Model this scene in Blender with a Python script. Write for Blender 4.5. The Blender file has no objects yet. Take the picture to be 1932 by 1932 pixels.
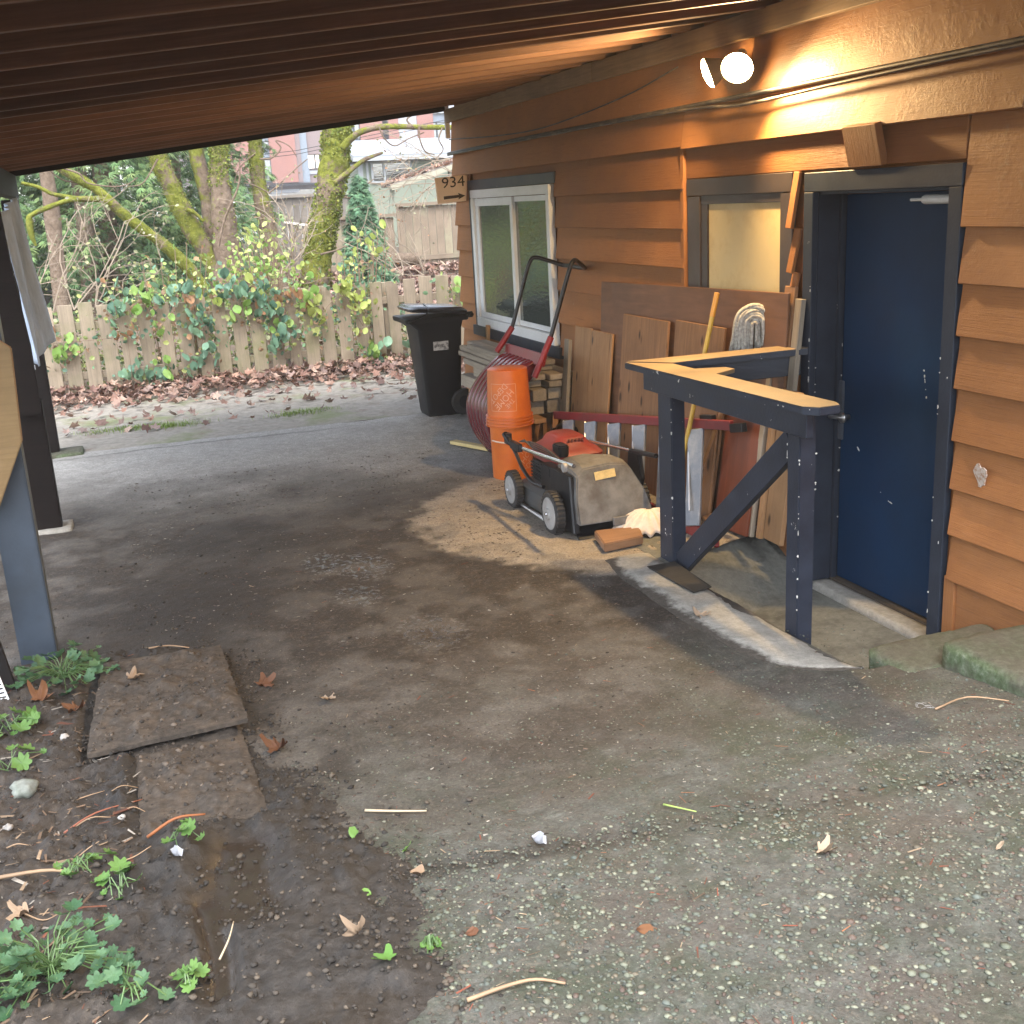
import bpy, bmesh, math, random
import numpy as np
from mathutils import Vector, Matrix

random.seed(7); rng = np.random.default_rng(7)
SC = bpy.context.scene; COL = SC.collection
R = math.radians

# ------------------------------------------------------------------ camera
CAMZ = 2.09                                   # eye above the door sill
ROT = np.array([[0.93867953, -0.1404892, 0.31487065],
                [-0.34073516, -0.23831916, 0.90945232],
                [-0.05272852, -0.96097178, -0.27157493]])
cd = bpy.data.cameras.new('camera'); cam = bpy.data.objects.new('camera', cd); COL.objects.link(cam)
cd.sensor_width = 36; cd.lens = 36 * 2093.9 / 1932; cd.clip_start = 0.05; cd.clip_end = 900
mw = Matrix.Identity(4)
for i in range(3):
    mw[i][0] = ROT[i, 0]; mw[i][1] = -ROT[i, 1]; mw[i][2] = -ROT[i, 2]
mw[2][3] = CAMZ
cam.matrix_world = mw; SC.camera = cam

def at(px, py, Y):
    """world point at depth Y that the photograph (1932 px wide) shows at px, py"""
    r = ROT @ np.array([px - 966., py - 966., 2093.9])
    return Vector((r[0] * Y / r[1], Y, CAMZ + r[2] * Y / r[1]))

# ------------------------------------------------------------------ world, sun, exposure
W = bpy.data.worlds.new('World'); SC.world = W; W.use_nodes = True
nt = W.node_tree; nt.nodes.clear()
sky = nt.nodes.new('ShaderNodeTexSky'); sky.sky_type = 'NISHITA'; sky.sun_disc = False
sky.sun_elevation = R(60); sky.sun_rotation = R(195); sky.air_density = 1.0; sky.dust_density = 1.5; sky.ozone_density = 1.0
hs = nt.nodes.new('ShaderNodeHueSaturation'); hs.inputs['Saturation'].default_value = 0.45
bg = nt.nodes.new('ShaderNodeBackground'); bg.inputs[1].default_value = 0.15
wo = nt.nodes.new('ShaderNodeOutputWorld')
nt.links.new(sky.outputs[0], hs.inputs['Color']); nt.links.new(hs.outputs[0], bg.inputs[0]); nt.links.new(bg.outputs[0], wo.inputs[0])
sl = bpy.data.lights.new('sun', 'SUN'); sl.energy = 1.5; sl.angle = R(60); sl.color = (1, .97, .93)
sun = bpy.data.objects.new('sun', sl); COL.objects.link(sun)
# direction towards the sun for rotation 195 deg, elevation 60 deg
_a = R(195); _d = Vector((math.sin(_a) * math.cos(R(60)), math.cos(_a) * math.cos(R(60)), math.sin(R(60))))
sun.rotation_euler = _d.to_track_quat('Z', 'Y').to_euler(); sun.location = (0, -4, 12)
SC.view_settings.view_transform = 'Standard'; SC.view_settings.look = 'None'
SC.view_settings.exposure = 2.4; SC.view_settings.gamma = 1; SC.view_settings.use_curve_mapping = False
SC.render.engine = 'CYCLES'
SC.cycles.use_denoising = True
try: SC.cycles.denoiser = 'OPENIMAGEDENOISE'
except Exception: pass
SC.cycles.max_bounces = 8; SC.cycles.diffuse_bounces = 5; SC.cycles.glossy_bounces = 3
SC.cycles.transparent_max_bounces = 6; SC.cycles.caustics_reflective = False; SC.cycles.caustics_refractive = False
SC.cycles.sample_clamp_indirect = 6

# ------------------------------------------------------------------ numpy noise
def _h(ix, iy, s):
    n = (ix.astype(np.int64) * 374761393 + iy.astype(np.int64) * 668265263 + s * 1442695041) & 0x7fffffff
    n = ((n ^ (n >> 13)) * 1274126177) & 0x7fffffff
    return ((n ^ (n >> 16)) & 0xffff) / 65535.0
def vn(x, y, s=0):
    ix = np.floor(x); iy = np.floor(y); fx = x - ix; fy = y - iy
    fx = fx * fx * (3 - 2 * fx); fy = fy * fy * (3 - 2 * fy)
    a = _h(ix, iy, s); b = _h(ix + 1, iy, s); c = _h(ix, iy + 1, s); d = _h(ix + 1, iy + 1, s)
    return (a * (1 - fx) + b * fx) * (1 - fy) + (c * (1 - fx) + d * fx) * fy
def fbm(x, y, f=1.0, o=4, s=0):
    x = np.asarray(x, float); y = np.asarray(y, float); t = 0; a = 1; n = 0
    for i in range(o):
        t = t + a * vn(x * f + 17.3 * i, y * f - 9.1 * i, s + i); n += a; a *= .5; f *= 2.03
    return t / n            # 0..1
def sstep(a, b, x):
    t = np.clip((x - a) / (b - a), 0, 1); return t * t * (3 - 2 * t)

# ------------------------------------------------------------------ node helpers
class NT:
    def __init__(s, name):
        s.m = bpy.data.materials.new(name); s.m.use_nodes = True; s.t = s.m.node_tree; s.t.nodes.clear()
        s.out = s.n('ShaderNodeOutputMaterial'); s.b = s.n('ShaderNodeBsdfPrincipled'); s.l(s.b.outputs[0], s.out.inputs[0])
        s.tc = s.n('ShaderNodeTexCoord'); s.oi = s.n('ShaderNodeObjectInfo')
        s._v = None
    def n(s, t, **k):
        x = s.t.nodes.new(t)
        for a, v in k.items(): setattr(x, a, v)
        return x
    def l(s, a, b): s.t.links.new(a, b)
    def sv(s, sock, v):
        if hasattr(v, 'is_linked') or isinstance(v, bpy.types.NodeSocket): s.l(v, sock)
        else: sock.default_value = v
    def vec(s, stretch=(1, 1, 1), rand=True):
        mp = s.n('ShaderNodeMapping'); mp.inputs['Scale'].default_value = stretch
        s.l(s.tc.outputs['Object'], mp.inputs[0])
        if not rand: return mp.outputs[0]
        m = s.n('ShaderNodeVectorMath', operation='MULTIPLY_ADD')
        s.l(s.oi.outputs['Random'], m.inputs[0]); m.inputs[1].default_value = (37, 61, 83); s.l(mp.outputs[0], m.inputs[2])
        return m.outputs[0]
    def noise(s, vec, scale=5, detail=4, rough=.55, dist=0.0):
        x = s.n('ShaderNodeTexNoise'); s.l(vec, x.inputs['Vector']); x.inputs['Scale'].default_value = scale
        x.inputs['Detail'].default_value = detail; x.inputs['Roughness'].default_value = rough; x.inputs['Distortion'].default_value = dist
        return x.outputs['Fac']
    def vor(s, vec, scale=20, feature='F1', out='Distance', rnd=1.0):
        x = s.n('ShaderNodeTexVoronoi', feature=feature); s.l(vec, x.inputs['Vector']); x.inputs['Scale'].default_value = scale
        x.inputs['Randomness'].default_value = rnd
        return x.outputs[out]
    def ramp(s, f, stops):
        x = s.n('ShaderNodeValToRGB'); e = x.color_ramp.elements
        while len(e) < len(stops): e.new(.5)
        for i, (p, c) in enumerate(stops):
            e[i].position = p; e[i].color = (*c, 1) if len(c) == 3 else c
        s.l(f, x.inputs[0]); return x.outputs[0]
    def rng(s, f, a, b, c=0., d=1.):
        x = s.n('ShaderNodeMapRange'); s.sv(x.inputs[0], f)
        for i, v in enumerate((a, b, c, d)): x.inputs[i + 1].default_value = v
        return x.outputs[0]
    def mix(s, f, a, b, mode='MIX'):
        x = s.n('ShaderNodeMix', data_type='RGBA', blend_type=mode)
        s.sv(x.inputs[0], f)
        for i, v in ((6, a), (7, b)):
            if isinstance(v, (int, float)): v = (v, v, v, 1)
            if isinstance(v, tuple) and len(v) == 3: v = (*v, 1)
            s.sv(x.inputs[i], v)
        return x.outputs[2]
    def math(s, op, a, b=0.):
        x = s.n('ShaderNodeMath', operation=op); s.sv(x.inputs[0], a); s.sv(x.inputs[1], b); return x.outputs[0]
    def attr(s, name, o='Color'):
        x = s.n('ShaderNodeAttribute'); x.attribute_name = name; return x.outputs[o]
    def bump(s, h, strength=.3, dist=.01, prev=None):
        x = s.n('ShaderNodeBump'); x.inputs['Strength'].default_value = strength; x.inputs['Distance'].default_value = dist
        s.l(h, x.inputs['Height'])
        if prev is not None: s.l(prev, x.inputs['Normal'])
        return x.outputs[0]
    def set(s, col=None, rough=None, normal=None, metal=None, spec=None, **k):
        for nm, v in (('Base Color', col), ('Roughness', rough), ('Normal', normal), ('Metallic', metal), ('Specular IOR Level', spec)):
            if v is None: continue
            if isinstance(v, tuple) and len(v) == 3: v = (*v, 1)
            s.sv(s.b.inputs[nm], v)
        for nm, v in k.items(): s.sv(s.b.inputs[nm.replace('_', ' ')], v)
        return s.m

def c3(c, f): return tuple(min(1, x * f) for x in c)

def paint(name, col, rough=.5, var=.25, bump=.15, scale=6, chips=None, chipamt=.70, dirt=None, stretch=(1, 1, 1), bscale=60, spec=None):
    n = NT(name); v = n.vec(stretch)
    f = n.noise(v, scale, 5, .6)
    c = n.ramp(f, [(.25, c3(col, 1 - var)), (.75, c3(col, 1 + var))])
    if dirt:
        c = n.mix(n.rng(n.noise(v, 2.3, 6, .65), .45, .75, 0, .75), c, dirt)
    if chips:
        k = n.rng(n.noise(v, 11, 6, .72, .3), chipamt, chipamt + .02)
        c = n.mix(k, c, chips)
    nb = n.bump(n.noise(v, bscale, 4, .6), bump, .004)
    return n.set(c, n.rng(f, .2, .8, rough - .08, rough + .12), nb, spec=spec)

def wood(name, col, var=.35, rough=.75, grain=1.0, dark=None, bump=.35, rand=.25, knots=False, moss=None, spec=.4):
    n = NT(name); v = n.vec((1.2, 22 * grain, 22 * grain)); v2 = n.vec((1, 1, 1))
    f = n.noise(v, 2.2, 6, .62, .6); f2 = n.noise(v2, 3.0, 5, .6)
    c = n.ramp(f, [(.28, c3(col, 1 - var)), (.52, col), (.78, c3(col, 1 + var * .8))])
    c = n.mix(n.rng(f2, .35, .75, 0, .55), c, dark if dark else c3(col, .45))
    if knots:
        kv = n.vec((3.2, 8.5, 8.5)); d = n.vor(kv, 1.3)
        c = n.mix(n.rng(d, .10, .20, 1, 0), c, c3(col, .16)); c = n.mix(n.rng(n.noise(n.vec((.7, 15, 15)), 1.6, 3, .5), .70, .735, 0, .85), c, c3(col, .14))
    if moss:
        c = n.mix(n.rng(n.noise(v2, 1.6, 5, .65), .5, .68, 0, .7), c, moss)
    r = n.n('ShaderNodeHueSaturation'); n.l(c, r.inputs['Color']); n.l(n.rng(n.oi.outputs['Random'], 0, 1, 1 - rand, 1 + rand), r.inputs['Value'])
    nb = n.bump(f, bump, .004)
    return n.set(r.outputs[0], rough, nb, spec=spec)

def plain(name, col, rough=.5, metal=0., var=.12, scale=8, bump=.0, bscale=40, dirt=None, **k):
    n = NT(name); v = n.vec()
    f = n.noise(v, scale, 4, .6)
    c = n.ramp(f, [(.3, c3(col, 1 - var)), (.7, c3(col, 1 + var))])
    if dirt: c = n.mix(n.rng(n.noise(v, scale * .7, 6, .7), .48, .7, 0, .7), c, dirt)
    nb = n.bump(n.noise(v, bscale, 3, .6), bump, .003) if bump else None
    return n.set(c, n.rng(f, .2, .8, max(.02, rough - .06), rough + .08), nb, metal, **k)

# ------------------------------------------------------------------ object helpers
def tag(o, label=None, cat=None, group=None, kind=None):
    if label: o['label'] = label
    if cat: o['category'] = cat
    if group: o['group'] = group
    if kind: o['kind'] = kind
    return o
def thing(name, label, cat, loc=(0, 0, 0), group=None):
    o = bpy.data.objects.new(name, None); COL.objects.link(o); o.location = loc; o.empty_display_size = .1
    return tag(o, label, cat, group)
def wloc(o):
    v = Vector((0, 0, 0))
    while o is not None: v = v + o.location; o = o.parent
    return v
def link(name, me, mat, parent=None, loc=None):
    """mesh in coordinates relative to loc (world); parents are never rotated unless they are bars"""
    o = bpy.data.objects.new(name, me); COL.objects.link(o)
    if mat is not None and len(me.materials) == 0: me.materials.append(mat)
    loc = Vector(loc) if loc is not None else Vector((0, 0, 0))
    if parent is not None: o.parent = parent; o.location = loc - wloc(parent)
    else: o.location = loc
    return o
def npmesh(name, V, F, smooth=False, col=None):
    me = bpy.data.meshes.new(name); V = np.asarray(V, np.float32); F = np.asarray(F, np.int32)
    me.vertices.add(len(V)); me.vertices.foreach_set('co', V.ravel())
    k = F.shape[1]; me.loops.add(F.size); me.loops.foreach_set('vertex_index', F.ravel())
    me.polygons.add(len(F)); me.polygons.foreach_set('loop_start', np.arange(0, F.size, k, dtype=np.int32))
    try: me.polygons.foreach_set('loop_total', np.full(len(F), k, np.int32))
    except Exception: pass
    me.polygons.foreach_set('use_smooth', np.full(len(F), smooth))
    if col is not None:
        a = me.color_attributes.new('tint', 'FLOAT_COLOR', 'POINT')
        c = np.ones((len(V), 4), np.float32); c[:, :3] = col; a.data.foreach_set('color', c.ravel())
    me.update(calc_edges=True); me.validate(); return me

class MB:
    def __init__(s): s.v = []; s.f = []
    def add(s, V, F):
        o = len(s.v); s.v += [tuple(map(float, p)) for p in V]; s.f += [tuple(i + o for i in f) for f in F]; return s
    def box(s, c, d, rot=None):
        x, y, z = d[0] / 2, d[1] / 2, d[2] / 2
        P = [Vector(p) for p in ((-x, -y, -z), (x, -y, -z), (x, y, -z), (-x, y, -z), (-x, -y, z), (x, -y, z), (x, y, z), (-x, y, z))]
        if rot is not None: P = [rot @ p for p in P]
        c = Vector(c)
        return s.add([p + c for p in P], [(0, 3, 2, 1), (4, 5, 6, 7), (0, 1, 5, 4), (1, 2, 6, 5), (2, 3, 7, 6), (3, 0, 4, 7)])
    def span(s, a, b):
        return s.box([(p + q) / 2 for p, q in zip(a, b)], [abs(q - p) for p, q in zip(a, b)])
    def tube(s, P, r, n=8, cap=True):
        P = [Vector(p) for p in P]; m = len(P); r = r if hasattr(r, '__len__') else [r] * m
        V = []; F = []; T0 = None
        for i, p in enumerate(P):
            t = (P[min(i + 1, m - 1)] - P[max(i - 1, 0)]).normalized()
            if T0 is None: u = t.orthogonal().normalized()
            else: u = (u - t * u.dot(t)).normalized()
            T0 = t; w = t.cross(u)
            V += [p + (u * math.cos(2 * math.pi * k / n) + w * math.sin(2 * math.pi * k / n)) * r[i] for k in range(n)]
        for i in range(m - 1):
            for k in range(n):
                a = i * n + k; b = i * n + (k + 1) % n; F.append((a, b, b + n, a + n))
        if cap: F += [tuple(range(n - 1, -1, -1)), tuple(range((m - 1) * n, m * n))]
        return s.add(V, F)
    def lathe(s, prof, n=24, c=(0, 0, 0), axis='z', cap=True):
        V = []; F = []; c = Vector(c)
        for r, z in prof:
            for k in range(n):
                a = 2 * math.pi * k / n; x, y = r * math.cos(a), r * math.sin(a)
                p = (x, y, z) if axis == 'z' else ((z, x, y) if axis == 'x' else (y, z, x))
                V.append(c + Vector(p))
        for i in range(len(prof) - 1):
            for k in range(n):
                a = i * n + k; b = i * n + (k + 1) % n; F.append((a, b, b + n, a + n))
        if cap: F += [tuple(range(n - 1, -1, -1)), tuple(range((len(prof) - 1) * n, len(prof) * n))]
        return s.add(V, F)
    def prism(s, P, d):
        """P polygon of world points, d extrusion vector"""
        n = len(P); P = [Vector(p) for p in P]; d = Vector(d)
        return s.add(P + [p + d for p in P], [tuple(range(n - 1, -1, -1)), tuple(range(n, 2 * n))] + [(i, (i + 1) % n, n + (i + 1) % n, n + i) for i in range(n)])
    def build(s, name, mat, parent=None, loc=None, smooth=False, bevel=0, seg=2, sub=0, auto=None):
        if loc is None:
            V = np.array(s.v); loc = Vector((V.min(0) + V.max(0)) / 2)
        loc = Vector(loc)
        bm = bmesh.new(); vs = [bm.verts.new(Vector(p) - loc) for p in s.v]
        for f in s.f:
            try: bm.faces.new([vs[i] for i in f])
            except ValueError: pass
        bmesh.ops.recalc_face_normals(bm, faces=bm.faces)
        if bevel:
            ed = [e for e in bm.edges if len(e.link_faces) == 2 and e.calc_face_angle(0) > R(30)]
            bmesh.ops.bevel(bm, geom=ed, offset=bevel, segments=seg, affect='EDGES', clamp_overlap=True)
        if sub: bmesh.ops.subdivide_edges(bm, edges=bm.edges[:], cuts=sub, use_grid_fill=True)
        for f in bm.faces: f.smooth = smooth
        me = bpy.data.meshes.new(name); bm.to_mesh(me); bm.free()
        if smooth and auto is not None:
            me.set_sharp_from_angle(angle=R(auto))
        return link(name, me, mat, parent, loc)

_bx = {}
def boxmesh(L, w, t, mat, bev):
    k = (round(L, 3), round(w, 3), round(t, 4), mat.name, bev)
    if k not in _bx:
        bm = bmesh.new(); bmesh.ops.create_cube(bm, size=1)
        for v in bm.verts: v.co = Vector((v.co.x * L, v.co.y * w, v.co.z * t))
        if bev: bmesh.ops.bevel(bm, geom=bm.edges[:], offset=min(bev, t * .3), segments=1, affect='EDGES')
        me = bpy.data.meshes.new('plank'); bm.to_mesh(me); bm.free(); me.materials.append(mat); _bx[k] = me
    return _bx[k]
def bar(name, a, b, w, t, up, mat, parent=None, bev=.003):
    """board from a to b (centre line), width w along up, thickness t across; local X runs along the grain"""
    a = Vector(a); b = Vector(b); x = (b - a).normalized(); up = Vector(up)
    y = (up - x * up.dot(x)).normalized(); z = x.cross(y)
    o = link(name, boxmesh((b - a).length, w, t, mat, bev), mat, parent, (a + b) / 2)
    m = Matrix((x, y, z)).transposed(); o.rotation_euler = m.to_euler()
    return o
def smoothpath(P, k=6):
    P = [Vector(p) for p in P]; Q = [P[0] * 2 - P[1]] + P + [P[-1] * 2 - P[-2]]; out = []
    for i in range(1, len(Q) - 2):
        for j in range(k):
            t = j / k; a, b, c, d = Q[i - 1:i + 3]
            out.append(.5 * ((2 * b) + (c - a) * t + (2 * a - 5 * b + 4 * c - d) * t * t + (3 * b - a - 3 * c + d) * t ** 3))
    return out + [P[-1]]
def text_mesh(body, size):
    cu = bpy.data.curves.new('letters', 'FONT'); cu.body = body; cu.size = size; cu.align_x = 'CENTER'; cu.align_y = 'CENTER'; cu.resolution_u = 2
    o = bpy.data.objects.new('letters', cu); COL.objects.link(o); dg = bpy.context.evaluated_depsgraph_get()
    me = o.evaluated_get(dg).to_mesh(); V = [v.co.copy() for v in me.vertices]; F = [tuple(p.vertices) for p in me.polygons]
    bpy.data.objects.remove(o); bpy.data.curves.remove(cu)
    return V, F

# height of the drive along its length
KY = [-10, 0, 1.9, 2.5, 3.0, 3.7, 4.6, 11, 40]; KZ = [1.2, .60, .38, .285, .205, .125, .10, .09, .09]
_yy = np.linspace(-10, 40, 5001); _k = np.hanning(41); _k /= _k.sum()
_zs = np.convolve(np.pad(np.interp(_yy, KY, KZ), 20, mode='edge'), _k, 'valid')
def gz(y): return np.interp(y, _yy, _zs)
# ------------------------------------------------------------------ ground materials
def mat_drive():
    n = NT('drive_concrete'); v = n.vec(rand=False)
    sep = n.n('ShaderNodeSeparateColor'); n.l(n.attr('tint'), sep.inputs[0]); dirt, clean, wet = sep.outputs
    near = n.attr('near', 'Fac')
    f = n.noise(v, 3.1, 8, .68); f2 = n.noise(v, 14, 8, .7); f3 = n.noise(v, 90, 5, .7)
    conc = n.ramp(f2, [(.3, (.27, .262, .245)), (.7, (.47, .46, .435))])
    conc = n.mix(n.rng(f, .5, .72, 0, .45), conc, (.17, .155, .135))
    br = n.ramp(f2, [(.30, (.015, .012, .0098)), (.50, (.033, .025, .0188)), (.72, (.074, .055, .041))])
    br = n.mix(n.rng(f, .45, .7, 0, .4), br, (.026, .0195, .015))
    c = n.mix(dirt, conc, br)
    agg = n.ramp(f2, [(.30, (.040, .044, .039)), (.68, (.125, .131, .118))])
    agg = n.mix(n.rng(f, .44, .60, 0, .75), agg, (.040, .054, .031)); agg = n.mix(n.rng(n.noise(v, 2.2, 7, .7), .48, .62, 0, .6), agg, (.080, .063, .054))
    c = n.mix(near, c, agg)
    # exposed stone specks
    for sc, lo, hi, amt in ((75, .0, .30, .5), (130, .0, .28, .5)):
        d = n.vor(v, sc); cc = n.vor(v, sc, out='Color')
        hsv = n.n('ShaderNodeSeparateColor'); n.l(cc, hsv.inputs[0])
        pick = n.math('MULTIPLY', n.rng(d, .22, .32, 1, 0), n.rng(hsv.outputs[0], .70, .72, 0, 1))
        pick = n.math('MULTIPLY', pick, n.math('MULTIPLY', n.rng(f2, .35, .6, .3, 1), n.math('SUBTRACT', 1.0, clean)))
        stone = n.mix(hsv.outputs[1], (.08, .078, .06), (.19, .19, .155))
        c = n.mix(n.math('MULTIPLY', pick, amt), c, stone)
    cl = n.ramp(f2, [(.3, (.24, .205, .165)), (.7, (.41, .36, .295))])
    cl = n.mix(n.rng(f, .5, .72, 0, .65), cl, (.24, .20, .15))
    c = n.mix(clean, c, cl)
    c = n.mix(n.rng(f3, .35, .62, .55, 0), c, (.022, .018, .014)); c = n.mix(n.rng(n.noise(v, 42, 6, .75, .4), .52, .66, 0, .40), c, c3((.16, .135, .108), 1)); c = n.mix(n.math('MULTIPLY', wet, .78), c, n.ramp(f2, [(.3, (.009, .0078, .0066)), (.7, (.027, .022, .018))]))
    h = n.math('ADD', n.math('MULTIPLY', f2, .8), n.math('MULTIPLY', f3, .35))
    nb = n.bump(h, .8, .014)
    shiny = n.rng(n.noise(v, 30, 3, .6), .52, .57, 0, 1)
    sh_ = n.math('MULTIPLY', n.attr('shine', 'Fac'), shiny); rr = n.mix(sh_, n.rng(f2, .2, .8, .62, .9), .06)
    return n.set(c, rr, nb, spec=n.rng(sh_, 0, 1, .35, 1.0))
def mat_soil():
    n = NT('dark_soil'); v = n.vec(rand=False)
    sep = n.n('ShaderNodeSeparateColor'); n.l(n.attr('tint'), sep.inputs[0]); wet, dry, _ = sep.outputs
    f = n.noise(v, 5, 8, .7); f2 = n.noise(v, 38, 8, .72); f3 = n.noise(v, 150, 4, .7)
    c = n.ramp(f2, [(.28, (.010, .0088, .008)), (.50, (.025, .022, .0195)), (.75, (.058, .051, .045))])
    dc = n.ramp(f2, [(.28, (.019, .0155, .012)), (.52, (.048, .038, .030)), (.78, (.105, .087, .068))])
    c = n.mix(n.math('MULTIPLY', dry, n.rng(f, .35, .6, .3, 1)), c, dc)
    c = n.mix(n.math('MULTIPLY', wet, .8), c, (.030, .021, .014))
    h = n.math('ADD', f2, n.math('MULTIPLY', f3, .4)); h = n.math('MULTIPLY', h, n.rng(wet, 0, 1, 1, .25))
    r = n.mix(wet, n.rng(f2, .2, .8, .55, .85), n.rng(f, .35, .7, .06, .24))
    return n.set(c, r, n.bump(h, .6, .012), spec=.4)
def mat_yard():
    n = NT('yard_dirt'); v = n.vec(rand=False)
    f = n.noise(v, 1.3, 8, .65); f2 = n.noise(v, 12, 8, .7)
    c = n.ramp(f2, [(.3, (.15, .135, .11)), (.7, (.30, .275, .235))])
    c = n.mix(n.rng(f, .52, .66, 0, .7), c, (.13, .16, .045)); g = n.n('ShaderNodeSeparateXYZ'); n.l(n.tc.outputs['Object'], g.inputs[0]); c = n.mix(n.rng(n.math('ADD', g.outputs[1], n.math('MULTIPLY', f2, .8)), 13.9, 14.6, 0, 1), c, n.ramp(f2, [(.3, (.05, .038, .026)), (.7, (.15, .11, .075))]))
    c = n.mix(n.rng(n.noise(v, 4, 6, .7), .55, .7, 0, .7), c, (.15, .085, .055))
    return n.set(c, .9, n.bump(f2, .5, .02))
def mat_ground():
    n = NT('wood_floor_soil'); v = n.vec(rand=False)
    f = n.noise(v, .6, 8, .65); f2 = n.noise(v, 6, 8, .7)
    c = n.ramp(f2, [(.3, (.045, .036, .026)), (.7, (.13, .10, .07))])
    c = n.mix(n.rng(f, .5, .64, 0, .6), c, (.055, .065, .035))
    return n.set(c, .95, n.bump(f2, .5, .03))
M_DRIVE, M_SOIL, M_YARD, M_GROUND = mat_drive(), mat_soil(), mat_yard(), mat_ground()

def grid(x0, x1, y0, y1, dx, dy):
    xs = np.arange(x0, x1 + 1e-6, dx); ys = np.arange(y0, y1 + 1e-6, dy)
    X, Y = np.meshgrid(xs, ys); nx, ny = len(xs), len(ys)
    I = np.arange(nx * ny).reshape(ny, nx)
    F = np.stack([I[:-1, :-1], I[:-1, 1:], I[1:, 1:], I[1:, :-1]], -1).reshape(-1, 4)
    return X.ravel(), Y.ravel(), F
def fattr(me, name, v):
    a = me.attributes.new(name, 'FLOAT', 'POINT'); a.data.foreach_set('value', np.asarray(v, np.float32))

def terrain(x, y):
    z = np.interp(y, [-200, 14, 17, 24, 45, 80, 400], [.09, .09, .35, 1.0, 1.3, 1.6, 1.6])
    return z + .10 * (fbm(x, y, .5, 3, 5) - .5) * sstep(13, 18, y)

# drive ------------------------------------------------
X, Y, F = grid(-0.90, 3.46, 0.2, 10.55, .022, .022)
cx, cy = X[F].mean(1), Y[F].mean(1)
F = F[~((cx > 2.70) & (cy > 3.50) & (cy < 5.30))]
nz = fbm(X, Y, 1.7, 5, 3); n2 = fbm(X, Y, 6, 4, 11)
edge = (nz - .5) * .9 + (n2 - .5) * .35
Z = gz(Y) + (fbm(X, Y, 2.2, 4, 21) - .5) * .022 + (fbm(X, Y, 26, 3, 31) - .5) * .007
Z -= .012 * np.exp(-((Y - (2.86 - .17 * X)) / .05) ** 2) * sstep(.3, .5, X)          # joint between two pours
Z += .06 * sstep(2.8, 3.4, X) * sstep(8.5, 6.5, Y) * sstep(4.9, 5.3, Y)
xl = np.interp(Y, [4.9, 5.25, 5.59, 5.83, 6.14, 6.72, 7.21, 7.5, 7.75], [3.3, 2.36, 2.03, 1.79, 1.66, 1.65, 1.85, 2.2, 2.7])
clean = sstep(-.13, .13, (X - xl) + edge * .42 + (fbm(X, Y, 14, 3, 15) - .5) * .3) * sstep(4.9, 5.2, Y) * sstep(7.85, 7.6, Y)
clean *= 1 - .55 * sstep(.55, .7, n2)
dirt = sstep(9.3, 7.2, Y + edge * 1.9 + .35 * (X - 1)) * sstep(3.4, 4.6, Y + edge * 1.2)
dirt = np.maximum(dirt, .8 * sstep(.15, -.35, X + edge * .3) * sstep(9.2, 8.4, Y))
dirt = np.maximum(dirt, .55 * sstep(3.0, 4.2, Y) * sstep(9.0, 7.2, Y + edge * 1.5))
dirt = np.maximum(dirt, .93 * sstep(7.4, 6.2, Y + edge) * sstep(2.2, 3.2, Y)); dirt *= (1 - clean); dirt *= .85 + .15 * sstep(.3, .55, n2)
wet = .95 * sstep(.75, .1, np.hypot((X - .15) / 1.0, (Y - 5.85) / 1.7) + edge * .5)
wet = np.maximum(wet, .75 * sstep(.75, .1, np.hypot((X - .45) / 1.3, (Y - 7.0) / 1.3) + edge * .6)); wet = np.maximum(wet, .6 * sstep(.55, .05, np.hypot((X - 1.35) / 1.0, (Y - 7.5) / .8) + edge * .7))
wet = np.maximum(wet, .7 * sstep(.18, .0, np.hypot((X - .55) / .5, (Y - 3.7) / 2.0) + edge * .1) )
wet = np.maximum(wet, .55 * np.exp(-((X - xl + .1 + edge * .1) / .07) ** 2) * sstep(5.1, 5.5, Y) * sstep(7.3, 6.7, Y))
wet = np.maximum(wet, .3 * sstep(.60, .74, fbm(X, Y, 2.6, 5, 77)) * sstep(9.5, 8.0, Y))
wet = np.maximum(wet, .85 * np.exp(-((Y - (2.87 - .17 * X + edge * .05)) / .06) ** 2) * sstep(1.9, .5, X) * sstep(.3, .45, X))
wet = np.maximum(wet, .7 * np.exp(-((Y - (10.32 + .03 * np.sin(X * 3) + edge * .05)) / .022) ** 2) * sstep(2.4, 1.4, X))
wet *= 1 - clean * .9
shine = np.zeros_like(X)
for sx, sy, sr in ((1.16, 6.02, .20), (1.04, 5.54, .16), (1.24, 4.86, .22), (.98, 6.2, .15)):
    shine = np.maximum(shine, sstep(sr, sr * .4, np.hypot(X - sx, (Y - sy) * .6) + edge * .1))
me = npmesh('drive', np.stack([X, Y, Z], -1), F, True, np.stack([dirt, clean, wet], -1))
fattr(me, 'near', sstep(4.3, 2.8, Y + edge * 1.3 - .25 * (X - 1.5))); fattr(me, 'shine', shine)
tag(link('driveway', me, M_DRIVE), kind='structure')

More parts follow.
